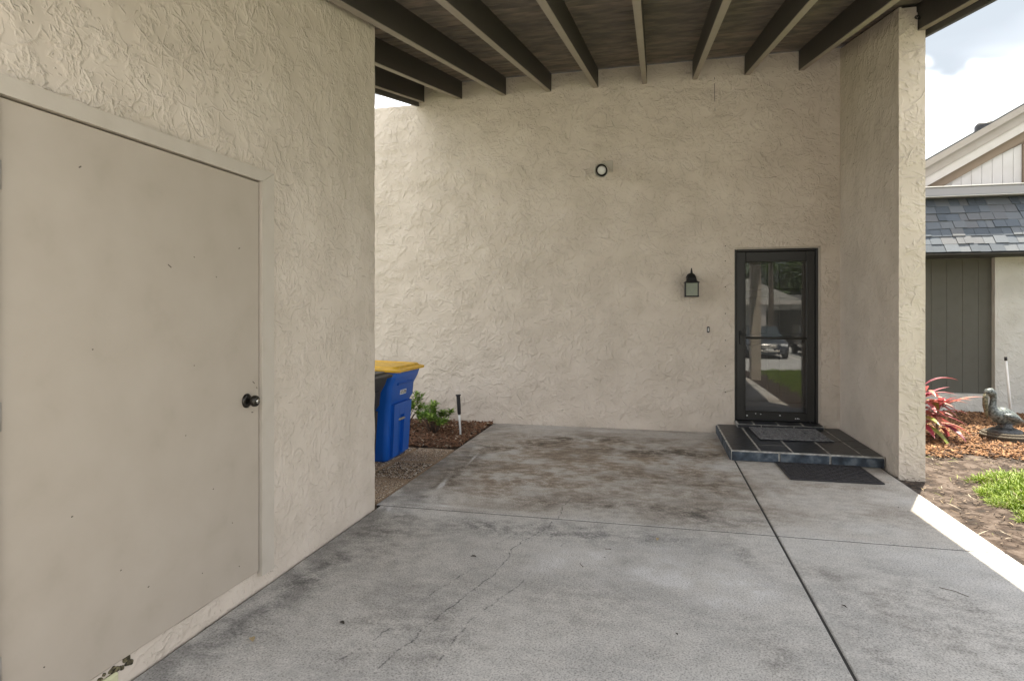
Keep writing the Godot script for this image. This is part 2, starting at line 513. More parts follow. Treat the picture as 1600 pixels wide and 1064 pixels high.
func make_materials():
	var bump := stucco_height()
	var paint := noise_tex(31, 0.01, 4, [[0.0, Color(0.93, 0.925, 0.915)], [0.5, Color(0.97, 0.965, 0.96)], [1.0, Color(1, 1, 1)]], 512)
	M.stucco = planar(mat(0.69, 0.61, 0.52, 0.9), 2.05, paint, bump, 0.74)
	M.entry_stucco = planar(mat(0.69, 0.61, 0.52, 0.9), 2.9, paint, bump, 1.2)
	M.neighbor_stucco = planar(mat(0.52, 0.52, 0.49, 0.9), 2.6, paint, bump, 0.8)
	var scuff := noise_tex(32, 0.006, 5, [[0.0, Color(0.945, 0.94, 0.93)], [0.3, Color(0.975, 0.97, 0.965)], [1.0, Color(1, 1, 1)]], 1024)
	var brush := noise_tex(33, 0.06, 3, [[0.0, 0.0], [1.0, 1.0]], 512)
	M.door_paint = planar(mat(0.47, 0.41, 0.338, 0.5), 1.7, scuff, brush, 0.03)
	M.trim_paint = planar(mat(0.56, 0.505, 0.43, 0.5), 1.1, scuff, brush, 0.03)
	var wood := noise_tex(34, 0.006, 3, [[0.0, Color(0.72, 0.71, 0.70)], [0.45, Color(0.80, 0.78, 0.76)], [0.58, Color(0.9, 0.87, 0.84)], [1.0, Color(1, 0.95, 0.91)]], 1024)
	var grain := noise_tex(35, 0.05, 3, [[0.0, 0.0], [1.0, 1.0]], 512)
	M.planks = []
	for k in 4:
		var m := planar(mat([0.235, 0.20, 0.26, 0.215][k], [0.212, 0.18, 0.226, 0.195][k], [0.182, 0.155, 0.192, 0.17][k], 0.75), 1.3, wood, grain, 0.03)
		m.uv1_scale = Vector3(0.45, 0.7, 0.7)
		m.uv1_offset = Vector3(0.37 * k, 0, 0.21 * k)
		M.planks.append(m)
	M.rafter = planar(mat(0.055, 0.047, 0.042, 0.6), 1.6, scuff, grain, 0.08)
	M.painted_bounce = planar(mat(0.36, 0.315, 0.265, 0.65), 1.6, scuff, grain, 0.08)  # rafter colour lightened to stand for light bounced up from the slab
	M.fascia = planar(mat(0.075, 0.07, 0.064, 0.65), 1.6, scuff, grain, 0.05)
	M.roofing = planar(mat(0.16, 0.16, 0.16, 0.95), 1.0, noise_tex(36, 0.08, 3, [[0.0, 0.6], [1.0, 1.0]], 256))
	# concrete
	var speck := noise_tex(41, 0.13, 4, [[0.0, Color(0.55, 0.55, 0.54)], [0.36, Color(0.88, 0.88, 0.875)], [0.52, Color(0.95, 0.95, 0.95)], [1.0, Color(1, 1, 1)]], 1024)
	var pore := noise_tex(42, 0.12, 4, [[0.0, 0.0], [0.4, 0.75], [1.0, 1.0]], 1024)
	var con := planar(mat(0.93, 0.905, 0.87, 0.86), 1.5, speck, pore, 0.06)
	con.detail_enabled = true
	con.detail_blend_mode = BaseMaterial3D.BLEND_MODE_MUL
	con.detail_uv_layer = BaseMaterial3D.DETAIL_UV_2
	con.detail_albedo = slab_marks()
	M.joint = mat(0.035, 0.033, 0.032, 0.95)
	M.concrete = con
	var peb := noise_tex(43, 0.11, 2, [[0.0, Color(0.3, 0.25, 0.21)], [0.36, Color(0.5, 0.43, 0.36)], [0.5, Color(0.82, 0.75, 0.67)], [1.0, Color(1, 0.97, 0.92)]], 1024)
	M.paver = planar(mat(0.66, 0.58, 0.49, 0.85), 1.0, peb, noise_tex(43, 0.11, 2, [[0.0, 0.0], [1.0, 1.0]], 1024), 0.5)
	var dirt := noise_tex(44, 0.009, 6, [[0.0, Color(0.36, 0.30, 0.26)], [0.4, Color(0.62, 0.54, 0.47)], [0.55, Color(0.86, 0.82, 0.78)], [0.7, Color(1, 0.98, 0.96)], [1.0, Color(1, 1, 1)]], 1024)
	M.soil = planar(mat(0.082, 0.064, 0.054, 0.95), 1.8, dirt, noise_tex(45, 0.05, 5, [[0.0, 0.0], [1.0, 1.0]], 1024), 1.2)
	M.dark_soil = planar(mat(0.10, 0.07, 0.05, 0.95), 1.2, dirt, noise_tex(45, 0.05, 5, [[0.0, 0.0], [1.0, 1.0]], 512), 1.2)
	M.turf = planar(mat(0.085, 0.12, 0.03, 0.95), 2.5, dirt)
	M.asphalt = planar(mat(0.50, 0.50, 0.49, 0.92), 2.0, speck, pore, 0.2)
	# metals, plastics, glass
	M.bronze = mat(0.022, 0.0205, 0.0175, 0.42); M.bronze.metallic_specular = 0.45
	M.black_metal = mat(0.011, 0.0105, 0.01, 0.45)
	M.chrome = mat(0.62, 0.60, 0.56, 0.22, 1.0)
	M.brass_dark = mat(0.05, 0.045, 0.038, 0.32, 0.8)
	M.hinge = mat(0.33, 0.31, 0.27, 0.5, 0.3)
	M.inner_door = mat(0.009, 0.0088, 0.0098, 0.5)
	var glass := StandardMaterial3D.new()
	glass.transparency = BaseMaterial3D.TRANSPARENCY_ALPHA
	glass.albedo_color = Color(0.0, 0.0, 0.0, 0.02)
	glass.roughness = 0.0
	glass.metallic_specular = 0.5
	M.glass = glass
	var seeded := mat(0.30, 0.32, 0.25, 0.15)
	seeded.backlight_enabled = true
	seeded.backlight = Color(0.6, 0.65, 0.55)
	M.lantern_glass = seeded
	M.lamp_metal = mat(0.55, 0.52, 0.46, 0.3, 0.7)
	M.lead = mat(0.35, 0.36, 0.32, 0.4, 0.3)
	M.slate = []
	for k in 4:
		var m := planar(mat([0.03, 0.036, 0.028, 0.042][k], [0.034, 0.04, 0.034, 0.045][k], [0.043, 0.046, 0.044, 0.052][k], 0.4), 0.7, noise_tex(50 + k, 0.014, 5, [[0.0, 0.45], [0.5, 0.8], [1.0, 1.0]], 512), noise_tex(54, 0.02, 4, [[0.0, 0.0], [1.0, 1.0]], 512), 0.25)
		M.slate.append(m)
	M.slate_edge = planar(mat(0.12, 0.136, 0.147, 0.7), 1.6, noise_tex(58, 0.02, 5, [[0.0, Color(0.3, 0.34, 0.4)], [0.5, Color(0.62, 0.68, 0.75)], [0.75, Color(0.95, 0.97, 1.0)], [1.0, Color(1, 1, 1)]], 512), noise_tex(54, 0.02, 4, [[0.0, 0.0], [1.0, 1.0]], 512), 0.6)
	M.grout = planar(mat(0.62, 0.60, 0.55, 0.95), 0.6, noise_tex(59, 0.03, 4, [[0.0, 0.55], [1.0, 1.0]], 256))
	M.rubber = planar(mat(0.052, 0.049, 0.054, 0.7), 0.4, noise_tex(60, 0.04, 4, [[0.0, 0.6], [1.0, 1.0]], 256))
	M.rubber_grey = planar(mat(0.29, 0.29, 0.295, 0.8), 0.4, noise_tex(61, 0.03, 4, [[0.0, 0.55], [1.0, 1.0]], 256))
	var orange_peel := noise_tex(62, 0.12, 3, [[0.0, 0.0], [1.0, 1.0]], 512)
	M.bin_blue = planar(mat(0.010, 0.13, 0.56, 0.42), 0.35, noise_tex(63, 0.1, 3, [[0.0, Color(0.75, 0.8, 0.85)], [1.0, Color(1, 1, 1)]], 512), orange_peel, 0.06)
	M.bin_yellow = planar(mat(0.80, 0.47, 0.03, 0.45), 0.5, noise_tex(64, 0.02, 4, [[0.0, 0.85], [1.0, 1.0]], 256))
	M.bin_black = planar(mat(0.02, 0.02, 0.022, 0.5), 0.35, null, orange_peel, 0.06)
	M.white_plastic = mat(0.74, 0.74, 0.72, 0.5)
	M.dark_plastic = mat(0.02, 0.02, 0.022, 0.5)
	# neighbour
	M.panel_green = planar(mat(0.088, 0.088, 0.074, 0.8), 1.2, scuff, grain, 0.06)
	M.siding = planar(mat(0.58, 0.56, 0.54, 0.7), 1.5, scuff)
	M.rake_beige = planar(mat(0.37, 0.335, 0.30, 0.7), 1.5, scuff)
	M.rake_white = planar(mat(0.56, 0.53, 0.50, 0.7), 1.5, scuff)
	M.rake_brown = planar(mat(0.23, 0.175, 0.125, 0.75), 1.5, scuff)
	M.gutter = mat(0.27, 0.265, 0.275, 0.45)
	M.gutter_lip = mat(0.45, 0.445, 0.43, 0.45)
	var granule := noise_tex(66, 0.2, 3, [[0.0, 0.5], [1.0, 1.0]], 512)
	var granule_h := noise_tex(67, 0.2, 3, [[0.0, 0.0], [1.0, 1.0]], 512)
	M.shingles = []
	for c in [[0.185, 0.21, 0.245], [0.155, 0.182, 0.22], [0.215, 0.235, 0.262], [0.125, 0.148, 0.18], [0.20, 0.21, 0.23]]:
		M.shingles.append(planar(mat(c[0], c[1], c[2], 0.95), 0.7, granule, granule_h, 0.2))
	M.shingle_bed = planar(mat(0.07, 0.08, 0.09, 0.95), 0.7, granule)

func build_ground():
	# big sheet; it falls away towards the car park in front of the house
	var st := mb()
	var zs := [-300.0, 0.9, 13.0, 300.0]
	var ys := [-0.075, -0.075, -0.66, -0.66]
	for k in 3:
		quad(st, Vector3(-300, ys[k + 1], zs[k + 1]), Vector3(300, ys[k + 1], zs[k + 1]), Vector3(300, ys[k], zs[k]), Vector3(-300, ys[k], zs[k]))
	structure(obj("ground", st, M.turf))
	# slab: panels with real joints between them over a dark bed
	var slab := Node3D.new()
	slab.name = "carport_slab"
	add_child(slab)
	structure(slab)
	st = mb()
	cbox(st, Vector3(0.01, -0.1, -3.4), Vector3(4.06, 0.1, 8.56))
	obj("bed", st, M.dark_soil, slab)
	var xs := [-2.03, 0.77, 2.05]
	var zz := [-7.664, -4.2, -0.7, 0.9]
	for a in 2:
		for b in 3:
			st = mb()
			var g := 0.0085
			var x0: float = xs[a] + (0.006 if a > 0 else 0.0); var x1: float = xs[a + 1] - (0.006 if a < 1 else 0.0)
			var z0: float = zz[b] + (g if b > 0 else 0.0); var z1: float = zz[b + 1] - (g if b < 2 else 0.0)
			if a == 0 and b > 0: x0 = -1.987
			cbox(st, Vector3((x0 + x1) / 2, -0.04, (z0 + z1) / 2), Vector3(x1 - x0, 0.08, z1 - z0), 0.006)
			st.generate_normals()
			var arr := st.commit_to_arrays()
			var uv := PackedVector2Array()
			for v in arr[Mesh.ARRAY_VERTEX]:
				uv.append(Vector2((v.x + 2.05) / 4.1, (v.z + 7.7) / 5.8))
			arr[Mesh.ARRAY_TEX_UV2] = uv
			var me := ArrayMesh.new()
			me.add_surface_from_arrays(Mesh.PRIMITIVE_TRIANGLES, arr)
			inst("slab_panel", me, M.concrete, slab)
	for q in [[Vector3(0.77, -0.03, -3.05), Vector3(0.011, 0.052, 6.4)], [Vector3(-0.63, -0.03, -4.2), Vector3(2.78, 0.052, 0.015)], [Vector3(1.41, -0.03, -4.2), Vector3(1.26, 0.052, 0.015)], [Vector3(-0.63, -0.03, -0.7), Vector3(2.78, 0.052, 0.015)], [Vector3(1.41, -0.03, -0.7), Vector3(1.26, 0.052, 0.015)]]:
		st = mb()
		cbox(st, q[0], q[1])
		obj("joint_dirt", st, M.joint, slab)
	# bare earth beside the slab
	var n := FastNoiseLite.new()
	n.seed = 8; n.frequency = 1.4; n.fractal_octaves = 4
	st = mb(1)
	var cell := 0.06
	var nx := int(5.0 / cell); var nz := int(11.2 / cell)
	var g2 := []
	for i in nx + 1:
		var col := []
		for j in nz + 1:
			var x := 2.04 + i * cell; var z := -10.25 + j * cell
			col.append(Vector3(x, -0.022 + n.get_noise_2d(x, z) * 0.022 * clampf((x - 2.0) * 6.0, 0.2, 1.0), z))
		g2.append(col)
	for i in nx:
		for j in nz:
			quad(st, g2[i][j + 1], g2[i + 1][j + 1], g2[i + 1][j], g2[i][j])
	structure(obj("soil", st, M.soil))
	# planting bed and stepping slabs by the bins
	st = mb(1)
	var g3 := []
	for i in 36:
		var col := []
		for j in 74:
			var x := -4.2 + i * 0.062; var z := -7.75 + j * 0.05
			col.append(Vector3(x, -0.035 + n.get_noise_2d(x * 2.0, z * 2.0) * 0.03 * clampf((-2.05 - x) * 8.0, 0.1, 1.0) + (0.02 if z < -6.3 else 0.0), z))
		g3.append(col)
	for i in 35:
		for j in 73:
			quad(st, g3[i][j + 1], g3[i + 1][j + 1], g3[i + 1][j], g3[i][j])
	structure(obj("garden_bed_soil", st, M.dark_soil))
	var path := Node3D.new()
	path.name = "paver_path"
	add_child(path)
	structure(path)
	for r in 3:
		for k in 4:
			var x1 := -2.045 - r * 0.425
			var z0 := -6.11 + k * 0.615
			if z0 > -4.3: continue
			st = mb()
			cbox(st, Vector3(x1 - 0.205, -0.03 + rng.randf_range(-0.004, 0.004), z0 + 0.295), Vector3(0.405, 0.05, 0.59), 0.012, Transform3D.IDENTITY)
			obj("paver", st, M.paver, path)

func build_house():
	var h := thing("house", "beige stucco house with open timber carport roof and dark glass entry door", "house")
	M.house = h
	# entry wall: core pieces behind a trowelled skin
	var zb := FAR_WALL - 0.02
	var st := mb()
	box(st, Vector3(-7.0, -0.3, zb - 0.2), Vector3(-3.12, 4.24, zb))
	box(st, Vector3(-3.12, -0.3, zb - 0.2), Vector3(0.94, 4.49, zb))
	box(st, Vector3(0.94, 2.215, zb - 0.2), Vector3(1.885, 4.49, zb))
	box(st, Vector3(1.885, -0.3, zb - 0.2), Vector3(2.30, 4.49, zb))
	box(st, Vector3(0.94, -0.3, zb - 0.2), Vector3(1.885, 0.1, zb))
	obj("wall", st, M.stucco, h)
	var w = skin("wall", h, Vector3(0, 0, FAR_WALL), Vector3.RIGHT, Vector3(0, 0, 1), [
		[-7.0, -3.12, -0.2, 4.24, 4.24], [-3.12, 0.94, -0.2, 4.49, 4.49], [0.94, 1.885, 2.215, 4.49, 4.49], [1.885, 2.10, -0.2, 4.49, 4.49]], M.entry_stucco, 0.03, 0.012)
	tag(w, "stucco entry wall with trowel ridges")
	# body of the house behind the entry wall
	st = mb()
	box(st, Vector3(-7.0, -0.3, -15.0), Vector3(-6.8, 4.15, zb - 0.2))
	box(st, Vector3(2.10, -0.3, -15.0), Vector3(2.30, 4.15, zb - 0.2))
	box(st, Vector3(-6.8, -0.3, -15.0), Vector3(2.10, 4.15, -14.8))
	obj("wall", st, M.stucco, h)
	st = mb()
	box(st, Vector3(-6.99, 4.152, -14.99), Vector3(2.29, 4.2, zb - 0.202))
	obj("flat_roof", st, M.roofing, h)
	# wing wall beside the entry
	var dz := deck_y(WING_Z) - 0.02
	st = mb()
	extrude(st, [Vector3(WING_A + 0.02, -0.3, zb), Vector3(WING_A + 0.02, -0.3, WING_Z - 0.02), Vector3(WING_A + 0.02, dz, WING_Z - 0.02), Vector3(WING_A + 0.02, deck_y(zb) - 0.02, zb)], Vector3(0.125, 0, 0))
	extrude(st, [Vector3(WING_A + 0.146, -0.3, zb), Vector3(WING_A + 0.146, -0.3, WING_Z - 0.02), Vector3(WING_A + 0.146, roof_y(WING_Z) - 0.004, WING_Z - 0.02), Vector3(WING_A + 0.146, roof_y(zb) - 0.004, zb)], Vector3(WING_B - WING_A - 0.146, 0, 0))
	obj("wing_wall", st, M.stucco, h)
	skin("wing_wall", h, Vector3(WING_A, 0, 0), Vector3(0, 0, -1), Vector3(-1, 0, 0), [[-WING_Z, -FAR_WALL + 0.01, -0.2, dz, deck_y(FAR_WALL) - 0.02]], M.entry_stucco, 0.03, 0.005)
	skin("wing_wall", h, Vector3(0, 0, WING_Z), Vector3.RIGHT, Vector3(0, 0, 1), [[WING_A, WING_A + 0.145, -0.2, dz - 0.06, dz - 0.06], [WING_A + 0.145, WING_B, -0.2, roof_y(WING_Z) - 0.004, roof_y(WING_Z) - 0.004]], M.entry_stucco, 0.025, 0.004)
	# front post of the carport
	st = mb()
	extrude(st, [Vector3(2.09, -0.3, -1.3), Vector3(2.09, -0.3, -1.0), Vector3(2.09, roof_y(-1.0) - 0.003, -1.0), Vector3(2.09, roof_y(-1.3) - 0.003, -1.3)], Vector3(0.2, 0, 0))
	obj("post", st, M.stucco, h)
	# storage room on the other side; its door opening is real
	var zc := -4.12
	var x1 := STORE_X - 0.02
	st = mb()
	extrude(st, [Vector3(x1, -0.3, zc), Vector3(x1, -0.3, -2.80), Vector3(x1, deck_y(-2.80) - 0.02, -2.80), Vector3(x1, deck_y(zc) - 0.02, zc)], Vector3(-0.14, 0, 0))
	extrude(st, [Vector3(x1, 2.115, -2.80), Vector3(x1, 2.115, -1.44), Vector3(x1, deck_y(-1.44) - 0.02, -1.44), Vector3(x1, deck_y(-2.8) - 0.02, -2.80)], Vector3(-0.14, 0, 0))
	extrude(st, [Vector3(x1, -0.3, -1.44), Vector3(x1, -0.3, -1.0), Vector3(x1, deck_y(-1.0) - 0.02, -1.0), Vector3(x1, deck_y(-1.44) - 0.02, -1.44)], Vector3(-0.14, 0, 0))
	box(st, Vector3(x1 - 0.14, -0.3, -2.80), Vector3(x1, 0.095, -1.44))
	box(st, Vector3(-3.06, -0.3, zc), Vector3(x1 - 0.14, 3.4, zc + 0.14))
	box(st, Vector3(-3.06, -0.3, -1.14), Vector3(x1 - 0.14, 2.8, -1.0))
	box(st, Vector3(-3.06, -0.3, zc + 0.14), Vector3(-2.92, 2.8, -1.14))
	obj("storage_wall", st, M.stucco, h)
	var s2 = skin("storage_wall", h, Vector3(STORE_X, 0, 0), Vector3(0, 0, -1), Vector3(1, 0, 0), [
		[2.80, -zc, -0.01, deck_y(-2.80) - 0.02, deck_y(zc) - 0.02], [1.44, 2.80, 2.115, deck_y(-1.44) - 0.02, deck_y(-2.80) - 0.02], [1.44, 2.80, -0.01, 0.095, 0.095], [1.0, 1.44, -0.01, deck_y(-1.0) - 0.02, deck_y(-1.44) - 0.02]], M.stucco, 0.024, 0.006)
	tag(s2, "storage room wall of trowelled stucco")
	# broken plaster under the storage door
	st = mb()
	for k in 26:
		var z := -1.97 + 0.3 * k / 26.0 + rng.randf_range(-0.01, 0.01)
		var c := Vector3(STORE_X + 0.004, 0.065 + rng.randf_range(-0.02, 0.025), z)
		cbox(st, c, Vector3(rng.randf_range(0.01, 0.018), rng.randf_range(0.008, 0.022), rng.randf_range(0.012, 0.035)), 0.004, Transform3D(Basis(Vector3(1, 0, 0), rng.randf_range(-0.7, 0.7)), c) * Transform3D(Basis(), -c))
	tag(obj("broken_plaster", st, planar(mat(0.32, 0.29, 0.22, 0.95), 0.15, noise_tex(70, 0.03, 4, [[0.0, Color(0.12, 0.12, 0.1)], [0.5, Color(0.6, 0.58, 0.5)], [1.0, Color(1, 1, 0.86)]], 256)), h), "crumbling dark plaster under the storage door")
	st = mb()
	cbox(st, Vector3(STORE_X + 0.012, 0.05, -1.83), Vector3(0.02, 0.045, 0.16), 0.009, Transform3D.IDENTITY)
	tag(obj("foam_patch", st, mat(0.58, 0.57, 0.36, 0.9), h), "yellowed filler patch")

func build_roof():
	var r := node("carport_roof", M.house)
	var zf := ROOF_FRONT
	# rafters
	for k in range(-6, 4):
		var x1 := 0.513 + 0.5965 * k
		if k == -6: x1 = -3.003
		var x0 := x1 - 0.058
		var st := mb()
		var zr := FAR_WALL - 0.012
		var a := [Vector3(x0, roof_y(zr) + 0.008, zr), Vector3(x0, roof_y(zf) + 0.008, zf), Vector3(x0, deck_y(zf), zf), Vector3(x0, deck_y(zr), zr)]
		extrude(st, a, Vector3(0.058, 0, 0))
		obj("rafter", st, M.rafter, r)
		# paler strip under the rafter: slab bounce light painted into its colour
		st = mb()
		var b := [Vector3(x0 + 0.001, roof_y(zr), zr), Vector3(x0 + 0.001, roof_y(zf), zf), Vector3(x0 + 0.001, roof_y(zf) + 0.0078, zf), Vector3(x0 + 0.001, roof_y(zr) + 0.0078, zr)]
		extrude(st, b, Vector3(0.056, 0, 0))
		obj("rafter_bounce_strip", st, M.painted_bounce, r)
	# fascia boards
	for side in [[-3.115, 0.036], [2.318, 0.036]]:
		var st := mb()
		var zr := FAR_WALL + (0.0 if side[0] < 0 else 0.0)
		var d := 0.048
		var a := [Vector3(side[0], roof_y(zr) - d, zr), Vector3(side[0], roof_y(zf) - d, zf + 0.036), Vector3(side[0], deck_y(zf) + 0.07, zf + 0.036), Vector3(side[0], deck_y(zr) + 0.07, zr)]
		extrude(st, a, Vector3(side[1], 0, 0))
		obj("fascia", st, M.fascia, r)
	var st := mb()
	box(st, Vector3(-3.078, roof_y(zf) - 0.048, zf + 0.001), Vector3(2.317, deck_y(zf) + 0.06, zf + 0.035))
	obj("fascia", st, M.fascia, r)
	# boards across the rafters
	var slope := Basis(Vector3.RIGHT, atan(PITCH))
	var pw := 0.152
	var z := FAR_WALL - 0.09
	var k := 0
	while z < zf - 0.02:
		st = mb()
		var zc := z + pw / 2
		var mid := Vector3(-0.38, deck_y(zc) + 0.0205 + rng.randf_range(-0.0008, 0.0008), zc)
		cbox(st, Vector3.ZERO, Vector3(5.38, 0.04, pw * 1.0225 - 0.02), 0.007, Transform3D(slope, mid))
		obj("plank", st, M.planks[rng.randi() % 4], r)
		z += pw
		k += 1
	st = mb()
	var zr2 := FAR_WALL - 0.2
	extrude(st, [Vector3(-3.12, deck_y(zr2) + 0.044, zr2), Vector3(-3.12, deck_y(zf) + 0.044, zf + 0.06), Vector3(-3.12, deck_y(zf) + 0.072, zf + 0.06), Vector3(-3.12, deck_y(zr2) + 0.072, zr2)], Vector3(5.48, 0, 0))
	obj("roof_covering", st, M.roofing, r)

func build_doors():
	var h = M.house
	var zf := -7.745
	# painted casing strip, dark frame
	var st := mb()
	cbox(st, Vector3(1.8765, 1.18, -7.72), Vector3(0.017, 2.06, 0.03), 0.003)
	cbox(st, Vector3(1.4125, 2.206, -7.72), Vector3(0.945, 0.017, 0.03), 0.003)
	obj("door_casing", st, M.trim_paint, h)
	st = mb()
	cbox(st, Vector3(0.953, 1.17, -7.77), Vector3(0.024, 2.05, 0.12), 0.004)
	cbox(st, Vector3(1.856, 1.17, -7.77), Vector3(0.024, 2.05, 0.12), 0.004)
	cbox(st, Vector3(1.4045, 2.183, -7.77), Vector3(0.878, 0.026, 0.12), 0.004)
	obj("door_frame", st, M.bronze, h)
	# storm door
	var d := node("storm_door", h)
	tag(d, "dark bronze storm door with full glass pane")
	var x0 := 0.967; var x1 := 1.842; var y0 := 0.158; var y1 := 2.167
	var gx0 := 1.075; var gx1 := 1.748; var gy0 := 0.262; var gy1 := 2.045
	for q in [[x0, gx0, y0, y1], [gx1, x1, y0, y1]]:
		st = mb()
		cbox(st, Vector3((q[0] + q[1]) / 2, (q[2] + q[3]) / 2, zf - 0.016), Vector3(q[1] - q[0], q[3] - q[2], 0.032), 0.005)
		obj("stile", st, M.bronze, d)
	for q in [[gy1, y1], [y0, gy0]]:
		st = mb()
		cbox(st, Vector3((gx0 + gx1) / 2, (q[0] + q[1]) / 2, zf - 0.016), Vector3(gx1 - gx0 - 0.002, q[1] - q[0], 0.030), 0.005)
		obj("rail", st, M.bronze, d)
	st = mb()   # glazing bead set in from the stiles
	for q in [[gx0 - 0.022, gx0 - 0.002, gy0 - 0.02, gy1 + 0.02], [gx1 + 0.002, gx1 + 0.022, gy0 - 0.02, gy1 + 0.02]]:
		cbox(st, Vector3((q[0] + q[1]) / 2, (q[2] + q[3]) / 2, zf + 0.004), Vector3(0.018, q[3] - q[2], 0.008), 0.003)
	for y in [gy0 - 0.012, gy1 + 0.012]:
		cbox(st, Vector3((gx0 + gx1) / 2, y, zf + 0.004), Vector3(gx1 - gx0, 0.018, 0.008), 0.003)
	obj("glazing_bead", st, M.bronze, d)
	st = mb()
	cbox(st, Vector3((gx0 + gx1) / 2, (gy0 + gy1) / 2, zf - 0.012), Vector3(gx1 - gx0 + 0.006, gy1 - gy0 + 0.006, 0.005))
	obj("pane", st, M.glass, d)
	st = mb(1)   # push bar
	cbox(st, Vector3((gx0 + gx1) / 2 + 0.005, 1.138, zf - 0.004), Vector3(gx1 - gx0 + 0.012, 0.026, 0.02), 0.006)
	obj("push_bar", st, M.bronze, d)
	var hd := node("handle", d)
	st = mb()
	cbox(st, Vector3(1.018, 1.145, zf + 0.006), Vector3(0.032, 0.17, 0.012), 0.005)
	cbox(st, Vector3(1.018, 1.20, zf + 0.028), Vector3(0.02, 0.02, 0.04), 0.005)
	cbox(st, Vector3(1.045, 1.175, zf + 0.05), Vector3(0.085, 0.018, 0.014), 0.005)
	obj("lever", st, M.black_metal, hd)
	st = mb()   # brush seal along the foot and paint chips
	cbox(st, Vector3((x0 + x1) / 2, 0.166, zf + 0.006), Vector3(0.86, 0.018, 0.01), 0.003)
	obj("sweep", st, M.dark_plastic, d)
	st = mb()
	for q in [[1.09, 0.208, 0.011], [1.187, 0.235, 0.008], [1.244, 0.231, 0.007], [1.458, 0.222, 0.011], [1.63, 0.19, 0.009], [1.653, 0.192, 0.01], [1.668, 0.19, 0.006]]:
		cbox(st, Vector3(q[0], q[1], zf + 0.0012), Vector3(q[2] * 1.5, q[2], 0.0015), 0.0)
	obj("paint_chips", st, M.white_plastic, d).set_meta("kind", "stuff")
	# panelled door behind the glass
	var e := node("entry_door", h)
	tag(e, "dark six panel door behind the glass")
	st = mb()
	cbox(st, Vector3(1.4045, 1.165, -7.895), Vector3(0.878, 2.01, 0.035))
	obj("slab", st, M.inner_door, e)
	for row in [[1.72, 2.02], [1.18, 1.62], [0.36, 1.05]]:
		for cx in [1.20, 1.61]:
			st = mb()
			cbox(st, Vector3(cx, (row[0] + row[1]) / 2, -7.876), Vector3(0.28, row[1] - row[0], 0.014), 0.012)
			obj("panel", st, M.inner_door, e)
	# storage door
	var s := node("storage_door", h)
	tag(s, "plain beige painted storage door with round knob")
	st = mb()
	cbox(st, Vector3(-2.006, 1.105, -2.113), Vector3(0.044, 2.0, 1.276), 0.002)
	obj("slab", st, M.door_paint, s)
	st = mb()   # nicks and rub marks in the paint
	var nk := RandomNumberGenerator.new(); nk.seed = 17
	for q in [[1.60, -2.44, 0.006], [1.63, -2.16, 0.022], [1.68, -2.30, 0.006], [1.95, -1.75, 0.012], [0.72, -1.72, 0.008], [0.62, -2.42, 0.007], [0.45, -1.92, 0.006], [0.42, -2.55, 0.006], [0.33, -2.05, 0.008], [0.26, -2.35, 0.005], [0.19, -2.6, 0.007], [1.2, -2.3, 0.005], [1.3, -1.8, 0.006], [1.75, -2.6, 0.012], [0.9, -2.25, 0.005], [1.08, -2.71, 0.02], [0.93, -2.70, 0.014], [1.05, -2.735, 0.012], [0.25, -1.62, 0.006]]:
		var c := Vector3(-1.9838, q[0], q[1])
		cbox(st, Vector3.ZERO, Vector3(0.0012, 0.0045, q[2]), 0.0005, Transform3D(Basis(Vector3(1, 0, 0), nk.randf_range(-0.9, 0.9)), c))
	tag(obj("paint_nicks", st, mat(0.10, 0.085, 0.07, 0.8), s), "", "", "", "stuff")
	st = mb()   # rebate behind the gap
	for q in [[Vector3(-2.05, 0.095, -2.798), Vector3(-2.03, 2.113, -2.72)], [Vector3(-2.05, 0.095, -1.52), Vector3(-2.03, 2.113, -1.442)], [Vector3(-2.05, 2.08, -2.74), Vector3(-2.03, 2.113, -1.52)]]:
		box(st, q[0], q[1])
	obj("door_stop", st, M.rake_brown, h)
	var tr := node("storage_door_trim", h)
	st = mb()
	extrude(st, [Vector3(-1.9995, 0.075, -2.861), Vector3(-1.9995, 0.075, -2.7605), Vector3(-1.9995, 2.111, -2.7605), Vector3(-1.9995, 2.172, -2.861)], Vector3(0.03, 0, 0))
	obj("trim_board", st, M.trim_paint, tr)
	st = mb()
	extrude(st, [Vector3(-1.9995, 2.1125, -2.7605), Vector3(-1.9995, 2.1125, -1.468), Vector3(-1.9995, 2.1735, -1.384), Vector3(-1.9995, 2.1735, -2.861)], Vector3(0.03, 0, 0))
	obj("trim_board", st, M.trim_paint, tr)
	st = mb()
	extrude(st, [Vector3(-1.9995, 0.075, -1.468), Vector3(-1.9995, 0.075, -1.384), Vector3(-1.9995, 2.172, -1.384), Vector3(-1.9995, 2.111, -1.468)], Vector3(0.03, 0, 0))
	obj("trim_board", st, M.trim_paint, tr)
	for y in [0.32, 1.11, 1.86]:
		st = mb(1)
		tube(st, [Vector3(-1.977, y - 0.045, -1.468), Vector3(-1.977, y + 0.045, -1.468)], 0.0085, 10)
		obj("hinge", st, M.hinge, s)
	# knob: rose, neck, ball with a key face
	var k := node("knob", s)
	var face := Transform3D(Basis(Vector3(0, 0, 1), -PI / 2), Vector3(-1.984, 0.995, -2.655))
	st = mb(1)
	lathe(st, Vector3.ZERO, [[0.001, 0.0], [0.036, 0.0], [0.036, 0.004], [0.03, 0.01], [0.018, 0.013], [0.001, 0.013]], 24, face)
	obj("rose", st, M.brass_dark, k)
	st = mb(1)
	lathe(st, Vector3.ZERO, [[0.013, 0.012], [0.013, 0.026], [0.021, 0.031], [0.0275, 0.04], [0.0285, 0.05], [0.025, 0.06], [0.019, 0.0635], [0.001, 0.064]], 24, face)
	obj("ball", st, M.brass_dark, k)
	st = mb(1)
